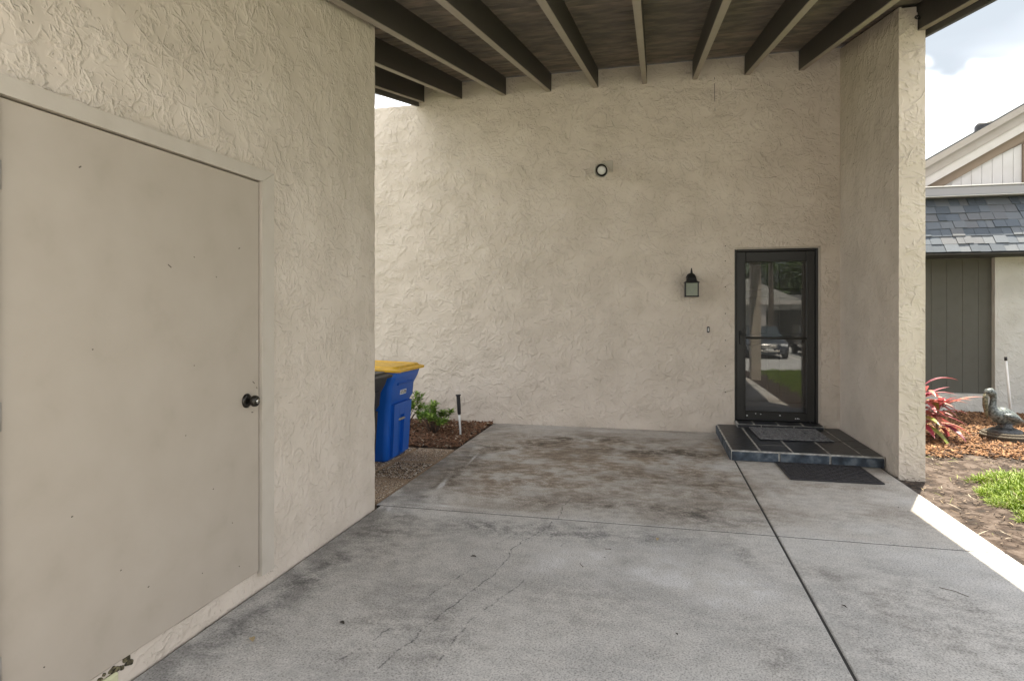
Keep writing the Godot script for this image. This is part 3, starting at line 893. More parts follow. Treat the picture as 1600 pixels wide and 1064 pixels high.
	lathe(st, Vector3.ZERO, [[0.001, 0.0642], [0.0125, 0.0642], [0.0125, 0.0665], [0.001, 0.067]], 18, face)
	obj("key_face", st, M.chrome, k)

func build_step():
	var s := thing("entry_step", "low entry step clad in dark slate tiles with pale grout", "step", Vector3(1.41, 0, -6.97))
	var o := Vector3(-1.41, 0, 6.97)
	var top := 0.105
	var zf := -6.25; var zb := -7.665
	var st := mb()
	cbox(st, Vector3(1.4075, 0.0515, (zf - 0.002 + zb) / 2) + o, Vector3(1.349, 0.103, zb - zf + 0.004).abs(), 0.004)
	cbox(st, Vector3(1.4125, 0.1285, -7.597) + o, Vector3(0.928, 0.048, 0.198), 0.003)
	obj("grout_bed", st, M.grout, s)
	# top tiles [x0, x1, z0 (back), z1 (front)]
	var g := 0.009
	var T := [
		[0.735, 1.0, -6.9, zf], [0.735, 1.0, zb, -6.9],
		[1.0, 1.295, -6.55, zf], [1.0, 1.295, -6.95, -6.55], [1.0, 1.295, zb, -6.95],
		[1.295, 1.62, -6.84, zf], [1.295, 1.62, -7.42, -6.84], [1.295, 1.62, zb, -7.42],
		[1.62, 1.9, -6.88, zf], [1.62, 1.9, -7.3, -6.88], [1.62, 1.9, zb, -7.3],
		[1.9, 2.08, -6.62, zf], [1.9, 2.08, -6.93, -6.62], [1.9, 2.08, zb, -6.93]]
	for t in T:
		st = mb()
		cbox(st, Vector3((t[0] + t[1]) / 2, top - 0.006 + rng.randf_range(-0.001, 0.001), (t[2] + t[3]) / 2) + o, Vector3(t[1] - t[0] - 2 * g, 0.014, t[3] - t[2] - 2 * g), 0.0035)
		obj("tile", st, M.slate[rng.randi() % 4], s)
	var xs := [0.729, 1.17, 1.618, 2.082]
	for i in 3:
		st = mb()
		cbox(st, Vector3((xs[i] + xs[i + 1]) / 2, 0.047, zf + 0.0035) + o, Vector3(xs[i + 1] - xs[i] - 0.02, 0.084, 0.014), 0.003)
		obj("riser_tile", st, M.slate_edge, s)
	for q in [[zf - 0.01, -6.93], [-6.94, zb + 0.005]]:
		st = mb()
		cbox(st, Vector3(0.7295, 0.047, (q[0] + q[1]) / 2) + o, Vector3(0.014, 0.088, absf(q[1] - q[0]) - 0.008), 0.003)
		obj("riser_tile", st, M.slate_edge, s)
	xs = [0.952, 1.13, 1.395, 1.66, 1.873]
	for i in 4:
		st = mb()
		cbox(st, Vector3((xs[i] + xs[i + 1]) / 2, 0.1485, -7.60) + o, Vector3(xs[i + 1] - xs[i] - 0.018, 0.012, 0.205), 0.003)
		obj("tile", st, M.slate[(i + 1) % 4], s)
	xs = [0.949, 1.21, 1.56, 1.876]
	for i in 3:
		st = mb()
		cbox(st, Vector3((xs[i] + xs[i + 1]) / 2, 0.124, -7.4955) + o, Vector3(xs[i + 1] - xs[i] - 0.01, 0.03, 0.012), 0.003)
		obj("riser_tile", st, M.slate[i], s)
	# rubber mat on the slab: basket pattern of raised bars
	var m := thing("door_mat", "flat charcoal rubber mat on the concrete below the entry step", "door mat", Vector3(1.505, 0.003, -5.965), 0.02)
	st = mb()
	cbox(st, Vector3(0, 0.004, 0), Vector3(0.735, 0.007, 0.66), 0.002)
	for q in [[Vector3(0, 0.0085, 0.32), Vector3(0.735, 0.004, 0.02)], [Vector3(0, 0.0085, -0.32), Vector3(0.735, 0.004, 0.02)], [Vector3(0.3575, 0.0085, 0), Vector3(0.02, 0.004, 0.62)], [Vector3(-0.3575, 0.0085, 0), Vector3(0.02, 0.004, 0.62)]]:
		cbox(st, q[0], q[1], 0.001)
	obj("backing", st, M.rubber, m)
	st = mb()
	for i in 14:
		for j in 12:
			var c := Vector3(-0.3185 + i * 0.049, 0.0095, -0.2805 + j * 0.051)
			for k in 2:
				var off := (k - 0.5) * 0.022
				if (i + j) % 2 == 0: cbox(st, c + Vector3(off, 0, 0), Vector3(0.014, 0.005, 0.043), 0.002)
				else: cbox(st, c + Vector3(0, 0, off), Vector3(0.043, 0.005, 0.014), 0.002)
	tag(obj("tread_bars", st, M.rubber, m), "", "", "", "stuff")
	# scraper mat on the step
	m = thing("door_mat", "grey open weave scraper mat lying on the slate entry step", "door mat", Vector3(1.435, top + 0.0025, -7.135), 0.035)
	st = mb()
	cbox(st, Vector3(0, 0.003, 0), Vector3(0.715, 0.005, 0.64), 0.002)
	obj("backing", st, M.rubber, m)
	st = mb()
	for i in 19:
		for j in 11:
			var c := Vector3(-0.33 + i * 0.0365, 0.012, -0.29 + j * 0.058)
			var a := 0.75 if (i + j) % 2 == 0 else 0.45
			if rng.randf() < 0.1: continue
			cbox(st, Vector3.ZERO, Vector3(0.019, 0.014, 0.056), 0.004, Transform3D(Basis(Vector3.UP, a), c))
	tag(obj("scraper_bars", st, M.rubber_grey, m), "", "", "", "stuff")
	st = mb()
	for q in [[Vector3(0, 0.012, 0.315), Vector3(0.715, 0.014, 0.018)], [Vector3(0, 0.012, -0.315), Vector3(0.715, 0.014, 0.018)], [Vector3(0.349, 0.012, 0), Vector3(0.018, 0.014, 0.61)], [Vector3(-0.349, 0.012, 0), Vector3(0.018, 0.014, 0.61)]]:
		cbox(st, q[0], q[1], 0.004)
	obj("rim", st, M.rubber_grey, m)

func build_neighbor():
	var h := thing("neighboring_house", "pale stucco house with blue grey shingle skirt roof and white gable", "house", Vector3(5.5, 0, -10.1))
	var o := -h.position
	var zw := -10.1
	var st := mb()
	box(st, Vector3(2.31, -0.3, -16.0) + o, Vector3(3.4, 2.5, zw) + o)
	box(st, Vector3(4.785, -0.3, -16.0) + o, Vector3(8.6, 2.5, zw) + o)
	box(st, Vector3(3.4, -0.3, -16.0) + o, Vector3(4.785, 0.262, zw) + o)
	box(st, Vector3(3.4, 2.242, -16.0) + o, Vector3(4.785, 2.5, zw) + o)
	box(st, Vector3(3.4, 0.262, -16.0) + o, Vector3(4.785, 2.242, zw - 0.12) + o)
	obj("wall", st, M.neighbor_stucco, h)
	var pn := node("board_panel", h)
	tag(pn, "dark olive grooved panel filling the old opening")
	for i in 7:
		st = mb()
		cbox(st, Vector3(3.50 + i * 0.203, 1.25, zw - 0.1) + o, Vector3(0.2005, 1.97, 0.02), 0.0015)
		obj("board", st, M.panel_green, pn)
	st = mb()
	cbox(st, Vector3(4.09, 2.262, zw + 0.012) + o, Vector3(1.4, 0.035, 0.024), 0.004)
	obj("lintel_trim", st, mat(0.36, 0.31, 0.21, 0.8), h)
	# skirt roof: bed and single shingles
	var r := node("skirt_roof", h)
	var b := Vector3(0, 2.27, -9.55); var t := Vector3(0, 3.10, -10.13)
	st = mb()
	extrude(st, [Vector3(2.31, b.y - 0.03, b.z - 0.02) + o, Vector3(2.31, t.y, t.z) + o, Vector3(2.31, t.y, t.z - 0.25) + o, Vector3(2.31, b.y - 0.03, zw - 0.1) + o], Vector3(6.3, 0, 0))
	obj("bed", st, M.shingle_bed, r)
	st = mb()
	cbox(st, Vector3(5.46, b.y - 0.018, b.z - 0.004) + o, Vector3(6.3, 0.012, 0.03), 0.002)
	obj("drip_edge", st, M.fascia, r)
	var up := (t - b).normalized()
	var out := Vector3(0, -up.z, up.y)
	var basis := Basis(Vector3.RIGHT, out, -up)
	var rr := RandomNumberGenerator.new(); rr.seed = 91
	var rows := 7
	var expo := (t - b).length() / rows
	for k in rows:
		var x := 3.2 - rr.randf() * 0.15
		while x < 6.6:
			var w := rr.randf_range(0.085, 0.19)
			st = mb()
			var tall := expo * 1.25
			var thick := 0.014 if rr.randf() < 0.55 else 0.006
			var c := b + up * (k * expo + tall / 2 - 0.008 + rr.randf_range(-0.004, 0.004)) + out * (0.008 + thick / 2 + 0.002)
			var tilt := Basis(Vector3.RIGHT, -0.075)
			cbox(st, Vector3.ZERO, Vector3(w - 0.003, thick, tall), 0.0015, Transform3D(basis * tilt, Vector3(x + w / 2, c.y, c.z) + o))
			obj("shingle", st, M.shingles[rr.randi() % 5], r)
			x += w
	# gutter over the shingles
	st = mb()
	var gz := -9.99
	cbox(st, Vector3(5.46, 3.185, gz) + o, Vector3(6.3, 0.128, 0.12), 0.012)
	obj("gutter", st, M.gutter, h)
	st = mb()
	cbox(st, Vector3(5.46, 3.254, gz + 0.02) + o, Vector3(6.3, 0.016, 0.11), 0.004)
	cbox(st, Vector3(5.46, 3.116, gz + 0.03) + o, Vector3(6.3, 0.014, 0.09), 0.004)
	obj("gutter_lip", st, M.gutter_lip, h)
	st = mb()
	box(st, Vector3(2.31, 3.11, -16.0) + o, Vector3(8.6, 3.2, gz - 0.062) + o)
	obj("upper_deck", st, M.roofing, h)
	# gable: siding boards under a raking edge; line y = a + m (x - 4.117) at z = -10.6
	var mm := 0.5905
	var gw := node("gable", h)
	var zs := -10.6
	var xl := 3.55; var xr := 9.4
	var line := func(x: float, d: float) -> float: return 3.781 - d + mm * (x - 4.117)
	# backing wall of the gable, then boards
	var cut := func(x: float) -> float: return minf(3.40 + 0.4953 * (x - 4.32), 3.93)
	var sx := 4.30
	while sx < 5.36:
		var x2: float = minf(sx + 0.137, 5.37)
		st = mb()
		extrude(st, [Vector3(sx + 0.0025, 3.2, zs) + o, Vector3(x2 - 0.0025, 3.2, zs) + o, Vector3(x2 - 0.0025, cut.call(x2) + 0.05, zs) + o, Vector3(sx + 0.0025, cut.call(sx) + 0.05, zs) + o], Vector3(0, 0, -0.02))
		obj("siding_board", st, M.siding, gw)
		sx += 0.137
	sx = 5.455
	while sx < 7.6:
		st = mb()
		extrude(st, [Vector3(sx + 0.0025, 3.2, zs) + o, Vector3(sx + 0.1345, 3.2, zs) + o, Vector3(sx + 0.1345, line.call(sx + 0.137, 0.48), zs) + o, Vector3(sx + 0.0025, line.call(sx, 0.48), zs) + o], Vector3(0, 0, -0.02))
		obj("siding_board", st, M.siding, gw)
		sx += 0.137
	st = mb()
	extrude(st, [Vector3(3.6, 3.2, zs - 0.021) + o, Vector3(8.6, 3.2, zs - 0.021) + o, Vector3(8.6, line.call(8.6, 0.09), zs - 0.021) + o, Vector3(3.6, line.call(3.6, 0.09), zs - 0.021) + o], Vector3(0, 0, -5.2))
	obj("gable_wall", st, M.rake_brown, gw)
	st = mb()
	cbox(st, Vector3(5.41, 3.58, zs + 0.01) + o, Vector3(0.08, 0.76, 0.06), 0.004)
	obj("corner_board", st, M.rake_brown, gw)
	# raking boards [upper offset, lower offset, z, thickness, material]
	for q in [[-0.02, 0.085, -10.40, 0.03, M.rake_beige], [0.05, 0.235, -10.47, 0.03, M.rake_beige], [0.237, 0.375, -10.49, 0.03, M.rake_white], [0.377, 0.52, -10.56, 0.03, M.rake_brown]]:
		st = mb()
		extrude(st, [Vector3(xl, line.call(xl, q[1]), q[2]) + o, Vector3(xr, line.call(xr, q[1]), q[2]) + o, Vector3(xr, line.call(xr, q[0]), q[2]) + o, Vector3(xl, line.call(xl, q[0]), q[2]) + o], Vector3(0, 0, -q[3]))
		obj("rake_board", st, q[4], gw)
	st = mb()
	extrude(st, [Vector3(xl, line.call(xl, 0.083), -10.402) + o, Vector3(xr, line.call(xr, 0.083), -10.402) + o, Vector3(xr, line.call(xr, -0.035), -10.402) + o, Vector3(xl, line.call(xl, -0.035), -10.402) + o], Vector3(0, 0, -5.4))
	obj("gable_roof", st, M.shingle_bed, h)
	st = mb(1)
	lathe(st, Vector3(4.95, line.call(4.95, 0.03), -10.72) + o, [[0.14, -0.1], [0.14, 0.06], [0.11, 0.105], [0.001, 0.13]], 18)
	obj("roof_vent", st, M.black_metal, h)

func build_wall_fittings():
	# lantern beside the door
	var l := thing("wall_lantern", "small black wall lantern with pale leaded glass beside the door", "wall lamp", Vector3(0.439, 1.63, FAR_WALL))
	var st := mb(1)
	var z0 := 0.006
	lathe(st, Vector3.ZERO, [[0.001, 0.0], [0.058, 0.0], [0.056, 0.012], [0.03, 0.02], [0.001, 0.022]], 20, Transform3D(Basis(Vector3(1, 0, 0), PI / 2), Vector3(0, 0.235, 0.003)))
	cbox(st, Vector3(0, 0.19, 0.010), Vector3(0.115, 0.13, 0.018), 0.006)
	obj("back_plate", st, M.black_metal, l)
	st = mb(1)
	tube(st, [Vector3(0, 0.235, 0.02), Vector3(0, 0.275, 0.05), Vector3(0, 0.29, 0.085), Vector3(0, 0.27, 0.11), Vector3(0, 0.235, 0.11)], 0.008, 8)
	obj("arm", st, M.black_metal, l)
	st = mb()
	var zc := 0.11
	var hood := []
	for p in [[0.088, 0.165], [0.086, 0.175], [0.06, 0.19], [0.052, 0.225], [0.034, 0.262], [0.014, 0.28], [0.012, 0.30], [0.005, 0.345]]:
		var q := []
		for c in [[-1, 1], [1, 1], [1, -1], [-1, -1]]: q.append(Vector3(c[0] * p[0], p[1], zc + c[1] * p[0]))
		hood.append(q)
	loft(st, hood)
	obj("hood", st, M.black_metal, l)
	st = mb()
	for c in [[-1, -1], [1, -1], [1, 1], [-1, 1]]:
		cbox(st, Vector3(c[0] * 0.072, 0.088, zc + c[1] * 0.072), Vector3(0.013, 0.155, 0.013), 0.002)
	cbox(st, Vector3(0, 0.006, zc), Vector3(0.165, 0.014, 0.165), 0.004)
	obj("cage", st, M.black_metal, l)
	for c in [[Vector3(0, 0.088, zc + 0.07), Vector3(0.13, 0.15, 0.003)], [Vector3(0, 0.088, zc - 0.07), Vector3(0.13, 0.15, 0.003)], [Vector3(0.07, 0.088, zc), Vector3(0.003, 0.15, 0.13)], [Vector3(-0.07, 0.088, zc), Vector3(0.003, 0.15, 0.13)]]:
		st = mb()
		cbox(st, c[0], c[1])
		obj("glass", st, M.lantern_glass, l)
	st = mb()
	var d := [Vector3(0, 0.16, zc + 0.074), Vector3(0.035, 0.1, zc + 0.074), Vector3(0, 0.03, zc + 0.074), Vector3(-0.035, 0.1, zc + 0.074)]
	for i in 4: tube(st, [d[i], d[(i + 1) % 4]], 0.0025, 5)
	tube(st, [Vector3(-0.066, 0.1, zc + 0.074), d[3]], 0.0025, 5)
	tube(st, [Vector3(0.066, 0.1, zc + 0.074), d[1]], 0.0025, 5)
	obj("leading", st, M.lead, l)
	# spotlight under the roof
	var f := thing("spotlight", "round floodlight bulb on a square beige plate high on the stucco wall", "spotlight", Vector3(-0.585, 3.235, FAR_WALL))
	f.scale = Vector3.ONE * 1.28
	st = mb()
	cbox(st, Vector3(0.012, 0.022, 0.012), Vector3(0.115, 0.115, 0.024), 0.006)
	obj("wall_plate", st, M.trim_paint, f)
	var aim := Transform3D(Basis(Vector3(1, 0, 0), PI / 2 + 0.32), Vector3(-0.012, 0.0, 0.03)) * Transform3D(Basis(Vector3(0, 0, 1), 0.12), Vector3.ZERO)
	st = mb(1)
	lathe(st, Vector3.ZERO, [[0.001, 0.0], [0.02, 0.0], [0.02, 0.03], [0.034, 0.045], [0.038, 0.1]], 18, aim)
	obj("neck", st, M.dark_plastic, f)
	st = mb(1)
	lathe(st, Vector3.ZERO, [[0.04, 0.09], [0.052, 0.095], [0.064, 0.115], [0.0665, 0.17], [0.063, 0.17], [0.060, 0.12], [0.045, 0.10], [0.04, 0.09]], 24, aim)
	obj("shade", st, M.lamp_metal, f)
	st = mb(1)
	lathe(st, Vector3.ZERO, [[0.02, 0.09], [0.033, 0.112], [0.040, 0.135], [0.040, 0.143], [0.03, 0.152], [0.001, 0.156]], 24, aim)
	var shadow_disc := mb(1)
	lathe(shadow_disc, Vector3.ZERO, [[0.001, 0.104], [0.0595, 0.121], [0.0595, 0.123], [0.001, 0.107]], 24, aim)
	obj("painted_shadow_disc", shadow_disc, M.black_metal, f)  # added black disc paints the shadow in the gap around the bulb
	var bulb := mat(0.72, 0.71, 0.68, 0.12); bulb.clearcoat_enabled = true; bulb.clearcoat = 0.6
	obj("bulb", st, bulb, f)
	# door bell
	var bl := thing("doorbell", "tiny black doorbell with white button on the stucco wall", "doorbell", Vector3(0.639, 1.237, FAR_WALL))
	st = mb()
	cbox(st, Vector3(0, 0, 0.006), Vector3(0.03, 0.072, 0.014), 0.006)
	obj("housing", st, M.dark_plastic, bl)
	st = mb()
	cbox(st, Vector3(0, 0, 0.0145), Vector3(0.012, 0.042, 0.006), 0.003)
	obj("button", st, M.white_plastic, bl)
	# eye bolt on the wing wall head
	var eb := thing("hook", "dark screw hook near the top of the wing wall end", "hook", Vector3(2.225, 4.0, WING_Z + 0.006))
	st = mb(1)
	torus(st, Vector3.ZERO, 0.019, 0.0045, 16, 6, 0.0, Transform3D(Basis(Vector3(1, 0, 0), 1.2), Vector3(0, -0.005, 0.02)))
	tube(st, [Vector3(0, 0.0, -0.01), Vector3(0, 0.006, 0.012)], 0.005, 6)
	obj("eye", st, M.black_metal, eb)
	var cb := thing("cable", "thin dark cable hanging down the stucco from the roof boards", "cable", Vector3(0.712, 3.86, FAR_WALL + 0.008))
	st = mb(1)
	tube(st, [Vector3(0.004, 0.0, 0.0), Vector3(0, 0.2, 0.001), Vector3(-0.002, 0.41, 0)], 0.0028, 6)
	obj("wire", st, M.dark_plastic, cb)
	# plugged screw holes left of the door
	var ordinals := ["topmost", "second", "third", "fourth", "fifth", "sixth", "lowest"]
	var heights := [2.24, 2.06, 1.75, 1.43, 1.11, 0.80, 0.49]
	for i in 7:
		var y: float = heights[i]
		var q := thing("screw", "%s small dark screw in the upright row beside the storm door" % ordinals[i] if i in [0, 6] else "%s small dark screw from the top of the row beside the storm door" % ordinals[i], "screw", Vector3(0.835, y, FAR_WALL + 0.003), 0.0, "row of screws beside the storm door")
		st = mb(1)
		lathe(st, Vector3.ZERO, [[0.001, -0.004], [0.0065, -0.003], [0.0065, 0.003], [0.001, 0.005]], 8, Transform3D(Basis(Vector3(1, 0, 0), PI / 2), Vector3.ZERO))
		obj("head", st, M.brass_dark, q)

func rounded(hx: float, hz: float, r: float, y: float, seg := 4) -> Array:
	var out := []
	for c in [[1, 1, 0.0], [-1, 1, 1.0], [-1, -1, 2.0], [1, -1, 3.0]]:
		for i in seg + 1:
			var a: float = (c[2] + float(i) / seg) * PI / 2
			out.append(Vector3(c[0] * (hx - r) + cos(a) * r, y, c[1] * (hz - r) + sin(a) * r))
	out.reverse()
	return out

# wheeled bin: local +x is its front; base centre at the origin
func make_bin(called: String, label: String, at: Vector3, turn: float, height: float, body_m: Material, lid_m: Material, sticker: bool):
	var b := thing(called, label, "trash bin", at, turn)
	var k := height / 0.92
	# body: tapered, with a flared head
	var st := mb(1)
	var rings := []
	for p in [[0.0, 0.215, 0.235, 0.0], [0.02, 0.228, 0.248, 0.0], [0.30, 0.243, 0.263, 0.0], [0.555, 0.262, 0.275, 0.0], [0.60, 0.285, 0.298, 0.0], [0.72, 0.296, 0.303, 0.0], [0.80, 0.325, 0.318, 0.01], [0.875, 0.345, 0.328, 0.012]]:
		var q := rounded(p[1], p[2], 0.05, p[0] * k)
		for i in q.size(): q[i].x += p[3] - 0.03
		rings.append(q)
	loft(st, rings)
	obj("body", st, body_m, b)
	# side flanges of the front: raised panels leave a recess with the lift bar
	var fx := func(y: float) -> float: return lerpf(0.198, 0.232, y / 0.6) + 0.0
	for q in [[-0.22, -0.055, 0.04, 0.55], [0.075, 0.20, 0.04, 0.55], [-0.055, 0.075, 0.43, 0.55]]:
		st = mb()
		var y0: float = q[2] * k; var y1: float = q[3] * k
		extrude(st, [Vector3(fx.call(q[2]) - 0.01, y0, q[0] * 0.92), Vector3(fx.call(q[2]) - 0.01, y0, q[1] * 0.92), Vector3(fx.call(q[3]) - 0.01, y1, q[1]), Vector3(fx.call(q[3]) - 0.01, y1, q[0])], Vector3(0.042, 0, 0))
		obj("front_rib", st, body_m, b)
	st = mb(1)
	tube(st, [Vector3(0.247, 0.385 * k, -0.062), Vector3(0.247, 0.385 * k, 0.082)], 0.0125, 10)
	obj("lift_bar", st, M.hinge, b)
	st = mb()
	cbox(st, Vector3(0.272, 0.745 * k, 0.0), Vector3(0.05, 0.02, 0.36), 0.008)
	obj("grip_ledge", st, body_m, b)
	# lid with a raised rim and sunk middle
	st = mb()
	rings = []
	for p in [[0.872, 0.352, 0.335], [0.872, 0.366, 0.346], [0.892, 0.368, 0.347], [0.897, 0.356, 0.335], [0.903, 0.33, 0.305], [0.922, 0.315, 0.29], [0.922, 0.27, 0.245], [0.913, 0.262, 0.237], [0.916, 0.12, 0.12], [0.917, 0.02, 0.02]]:
		var q := rounded(p[1], p[2], minf(0.05, p[2] * 0.5), p[0] * k)
		for i in q.size():
			q[i].x -= 0.0
			q[i].y += (0.33 - q[i].x) * 0.03
		rings.append(q)
	loft(st, rings)
	obj("lid", st, lid_m, b)
	st = mb(1)
	tube(st, [Vector3(-0.40, 0.9 * k, -0.26), Vector3(-0.40, 0.9 * k, 0.26)], 0.016, 10)
	for s in [-0.24, 0.0, 0.24]: cbox(st, Vector3(-0.385, 0.89 * k, s), Vector3(0.07, 0.05, 0.05), 0.006)
	obj("handle", st, body_m, b)
	for s in [-1, 1]:
		st = mb(1)
		lathe(st, Vector3.ZERO, [[0.001, -0.025], [0.10, -0.025], [0.115, -0.018], [0.115, 0.018], [0.10, 0.025], [0.001, 0.025]], 24, Transform3D(Basis(Vector3(1, 0, 0), PI / 2), Vector3(-0.27, 0.115, s * 0.265)))
		obj("wheel", st, M.dark_plastic, b)
	if sticker:
		var sk := node("number_label", b)
		st = mb()
		var tf := Transform3D(Basis(Vector3(0, 0, -1), Vector3(0.12, 0.99, 0).normalized(), Vector3(0.99, -0.12, 0).normalized()), Vector3(0.2605, 0.652 * k, -0.005))
		cbox(st, Vector3.ZERO, Vector3(0.15, 0.045, 0.003), 0.0, tf)
		obj("sticker", st, M.white_plastic, sk)
		var tm := TextMesh.new()
		var fo := SystemFont.new()
		fo.font_names = PackedStringArray(["Droid Sans"])
		tm.font = fo
		tm.text = "A25206"
		tm.font_size = 16
		tm.pixel_size = 0.0026
		tm.depth = 0.001
		var o := inst("lettering", tm, M.dark_plastic, sk)
		o.transform = tf * Transform3D(Basis(), Vector3(0, 0, 0.0025))
	return b

func build_bins():
	make_bin("recycling_bin", "blue wheeled bin with yellow lid and white number label", Vector3(-2.70, 0.0, -5.655), 0.0, 0.92, M.bin_blue, M.bin_yellow, true)
	make_bin("trash_bin", "black wheeled bin half hidden behind the storage wall corner", Vector3(-2.745, 0.0, -4.965), 0.0, 0.885, M.bin_black, M.bin_black, false)

func leaf_mesh(st: SurfaceTool, base: Vector3, dir: Vector3, up: Vector3, length: float, width: float, droop: float, seg := 3, fold := 0.2):
	var d := dir.normalized()
	var side := d.cross(up).normalized()
	var prev := []
	var p := base
	for i in seg + 1:
		var t := float(i) / seg
		var w := width * 0.5 * sin(PI * clampf(t * 0.92 + 0.08, 0.0, 1.0)) * (1.0 if t < 1.0 else 0.05)
		var n := side.cross(d).normalized()
		var cur := [p - side * w + n * w * fold, p, p + side * w + n * w * fold]
		if i > 0:
			quad(st, prev[0], prev[1], cur[1], cur[0])
			quad(st, prev[1], prev[2], cur[2], cur[1])
		prev = cur
		p += d * length / seg
		d = (d + Vector3.DOWN * droop / seg).normalized()

func build_plants():
	# wood chips on the two beds
	var chip := mb()
	cbox(chip, Vector3.ZERO, Vector3(0.045, 0.008, 0.016), 0.003)
	chip.generate_normals()
	var chip_mesh := chip.commit()
	var cm := mat(1, 1, 1, 0.9)
	cm.vertex_color_use_as_albedo = true
	var places := []; var cols := []
	var edge := FastNoiseLite.new(); edge.seed = 14; edge.frequency = 1.2
	var tries := 26000
	for i in tries:
		var p := Vector3(rng.randf_range(2.32, 6.9), -0.008 + rng.randf() * 0.022, rng.randf_range(-10.09, -6.75))
		if p.z > -6.95 + edge.get_noise_1d(p.x * 2.0) * 0.28 - rng.randf() * 0.12: continue
		places.append(Transform3D(Basis.from_euler(Vector3(rng.randfn(0, 0.3), rng.randf() * TAU, rng.randfn(0, 0.35))).scaled(Vector3.ONE * rng.randf_range(0.5, 1.35)), p))
		var v := rng.randf()
		var c := Color(0.16, 0.075, 0.032).lerp(Color(0.27, 0.15, 0.072), v) if rng.randf() < 0.72 else Color(0.06, 0.03, 0.016)
		cols.append(c)
	tag(multi("wood_chip_mulch", chip_mesh, cm, places, cols), "orange brown wood chip mulch in front of the neighboring house", "mulch")
	places = []; cols = []
	for i in 5200:
		var p := Vector3(rng.randf_range(-4.1, -2.045), 0.0 + rng.randf() * 0.025, rng.randf_range(-7.66, -6.14))
		places.append(Transform3D(Basis.from_euler(Vector3(rng.randfn(0, 0.4), rng.randf() * TAU, rng.randfn(0, 0.4))).scaled(Vector3.ONE * rng.randf_range(0.5, 1.3)), p))
		var v := rng.randf()
		cols.append(Color(0.10, 0.055, 0.032).lerp(Color(0.24, 0.12, 0.065), v) if rng.randf() < 0.92 else Color(0.36, 0.28, 0.2))
	tag(multi("bark_mulch", chip_mesh, cm, places, cols), "dark bark mulch along the entry wall beside the bins", "mulch")
	var peb := mb(1)
	lathe(peb, Vector3.ZERO, [[0.001, -0.006], [0.008, -0.003], [0.009, 0.001], [0.005, 0.005], [0.001, 0.006]], 6)
	peb.generate_normals()
	var peb_mesh := peb.commit()
	places = []; cols = []
	for i in 9000:
		var p := Vector3(rng.randf_range(-3.3, -2.05), -0.004, rng.randf_range(-6.1, -4.28))
		var jx := fposmod(-2.045 - p.x, 0.425); var jz := fposmod(p.z + 6.11, 0.615)
		if jx > 0.39 or jx < 0.015 or jz > 0.565 or jz < 0.025: continue
		places.append(Transform3D(Basis.from_euler(Vector3(0, rng.randf() * TAU, 0)).scaled(Vector3(rng.randf_range(0.5, 1.1), rng.randf_range(0.4, 0.8), rng.randf_range(0.5, 1.1))), p))
		cols.append([Color(0.5, 0.42, 0.33), Color(0.34, 0.24, 0.16), Color(0.16, 0.11, 0.08), Color(0.62, 0.56, 0.48), Color(0.07, 0.055, 0.045)][rng.randi() % 5])
	tag(multi("pebble_facing", peb_mesh, cm, places, cols), "tan and brown pebbles set in the pavers beside the bins", "pebbles")
	# litter on the bare soil
	places = []; cols = []
	for i in 3000:
		var p := Vector3(2.08 + rng.randf() * 2.6, -0.012 + rng.randf() * 0.012, rng.randf_range(-7.0, -2.5))
		if p.x > 2.6 and p.z > -5.9 and rng.randf() < 0.85: continue
		places.append(Transform3D(Basis.from_euler(Vector3(rng.randfn(0, 0.15), rng.randf() * TAU, rng.randfn(0, 0.15))).scaled(Vector3(rng.randf_range(0.2, 0.9), 0.5, rng.randf_range(0.2, 0.7))), p))
		cols.append(Color(0.04, 0.028, 0.02).lerp(Color(0.21, 0.16, 0.12), pow(rng.randf(), 1.6)))
	tag(multi("soil_litter", chip_mesh, cm, places, cols), "twigs and leaf scraps on the bare soil beside the slab", "litter")
	var strand := mb()
	leaf_mesh(strand, Vector3(-0.05, 0.004, 0), Vector3(1, 0.12, 0.15), Vector3.UP, 0.1, 0.007, 0.35, 3, 0.3)
	strand.generate_normals()
	var strand_mesh := strand.commit()
	places = []; cols = []
	for i in 1500:
		var p := Vector3(2.09 + rng.randf() * 2.2, -0.008, rng.randf_range(-6.9, -2.5))
		if p.x > 2.75 and p.z > -5.8: continue
		if edge.get_noise_2d(p.x * 2.5, p.z * 2.5) < -0.12: continue
		places.append(Transform3D(Basis.from_euler(Vector3(rng.randfn(0, 0.25), rng.randf() * TAU, rng.randfn(0, 0.3))).scaled(Vector3.ONE * rng.randf_range(0.4, 1.2)), p))
		cols.append([Color(0.26, 0.2, 0.13), Color(0.13, 0.09, 0.06), Color(0.32, 0.28, 0.22), Color(0.16, 0.17, 0.06), Color(0.06, 0.045, 0.035)][rng.randi() % 5])
	tag(multi("dead_grass", strand_mesh, cm, places, cols), "straw coloured dead grass strewn over the bare soil", "dead grass")
	# lawn: broad bladed turf
	var bl := mb()
	for k in 6:
		var a := k * 1.05 + 0.3
		leaf_mesh(bl, Vector3(cos(a), 0, sin(a)) * 0.012, Vector3(cos(a) * 0.6, 1.0, sin(a) * 0.6), Vector3.UP if k % 2 else Vector3(0.3, 1, 0.2), 0.075 + 0.012 * (k % 3), 0.0085, 1.3, 3, 0.35)
	bl.generate_normals()
	var blade := bl.commit()
	var gm := mat(1, 1, 1, 0.55)
	gm.vertex_color_use_as_albedo = true
	gm.backlight_enabled = true
	gm.backlight = Color(0.5, 0.55, 0.3)
	places = []; cols = []
	var border := func(z: float) -> float: return 2.47 + edge.get_noise_1d(z * 2.2) * 0.16 + clampf((-5.2 - z) * 0.25, 0.0, 0.6)
	var n_try := 52000
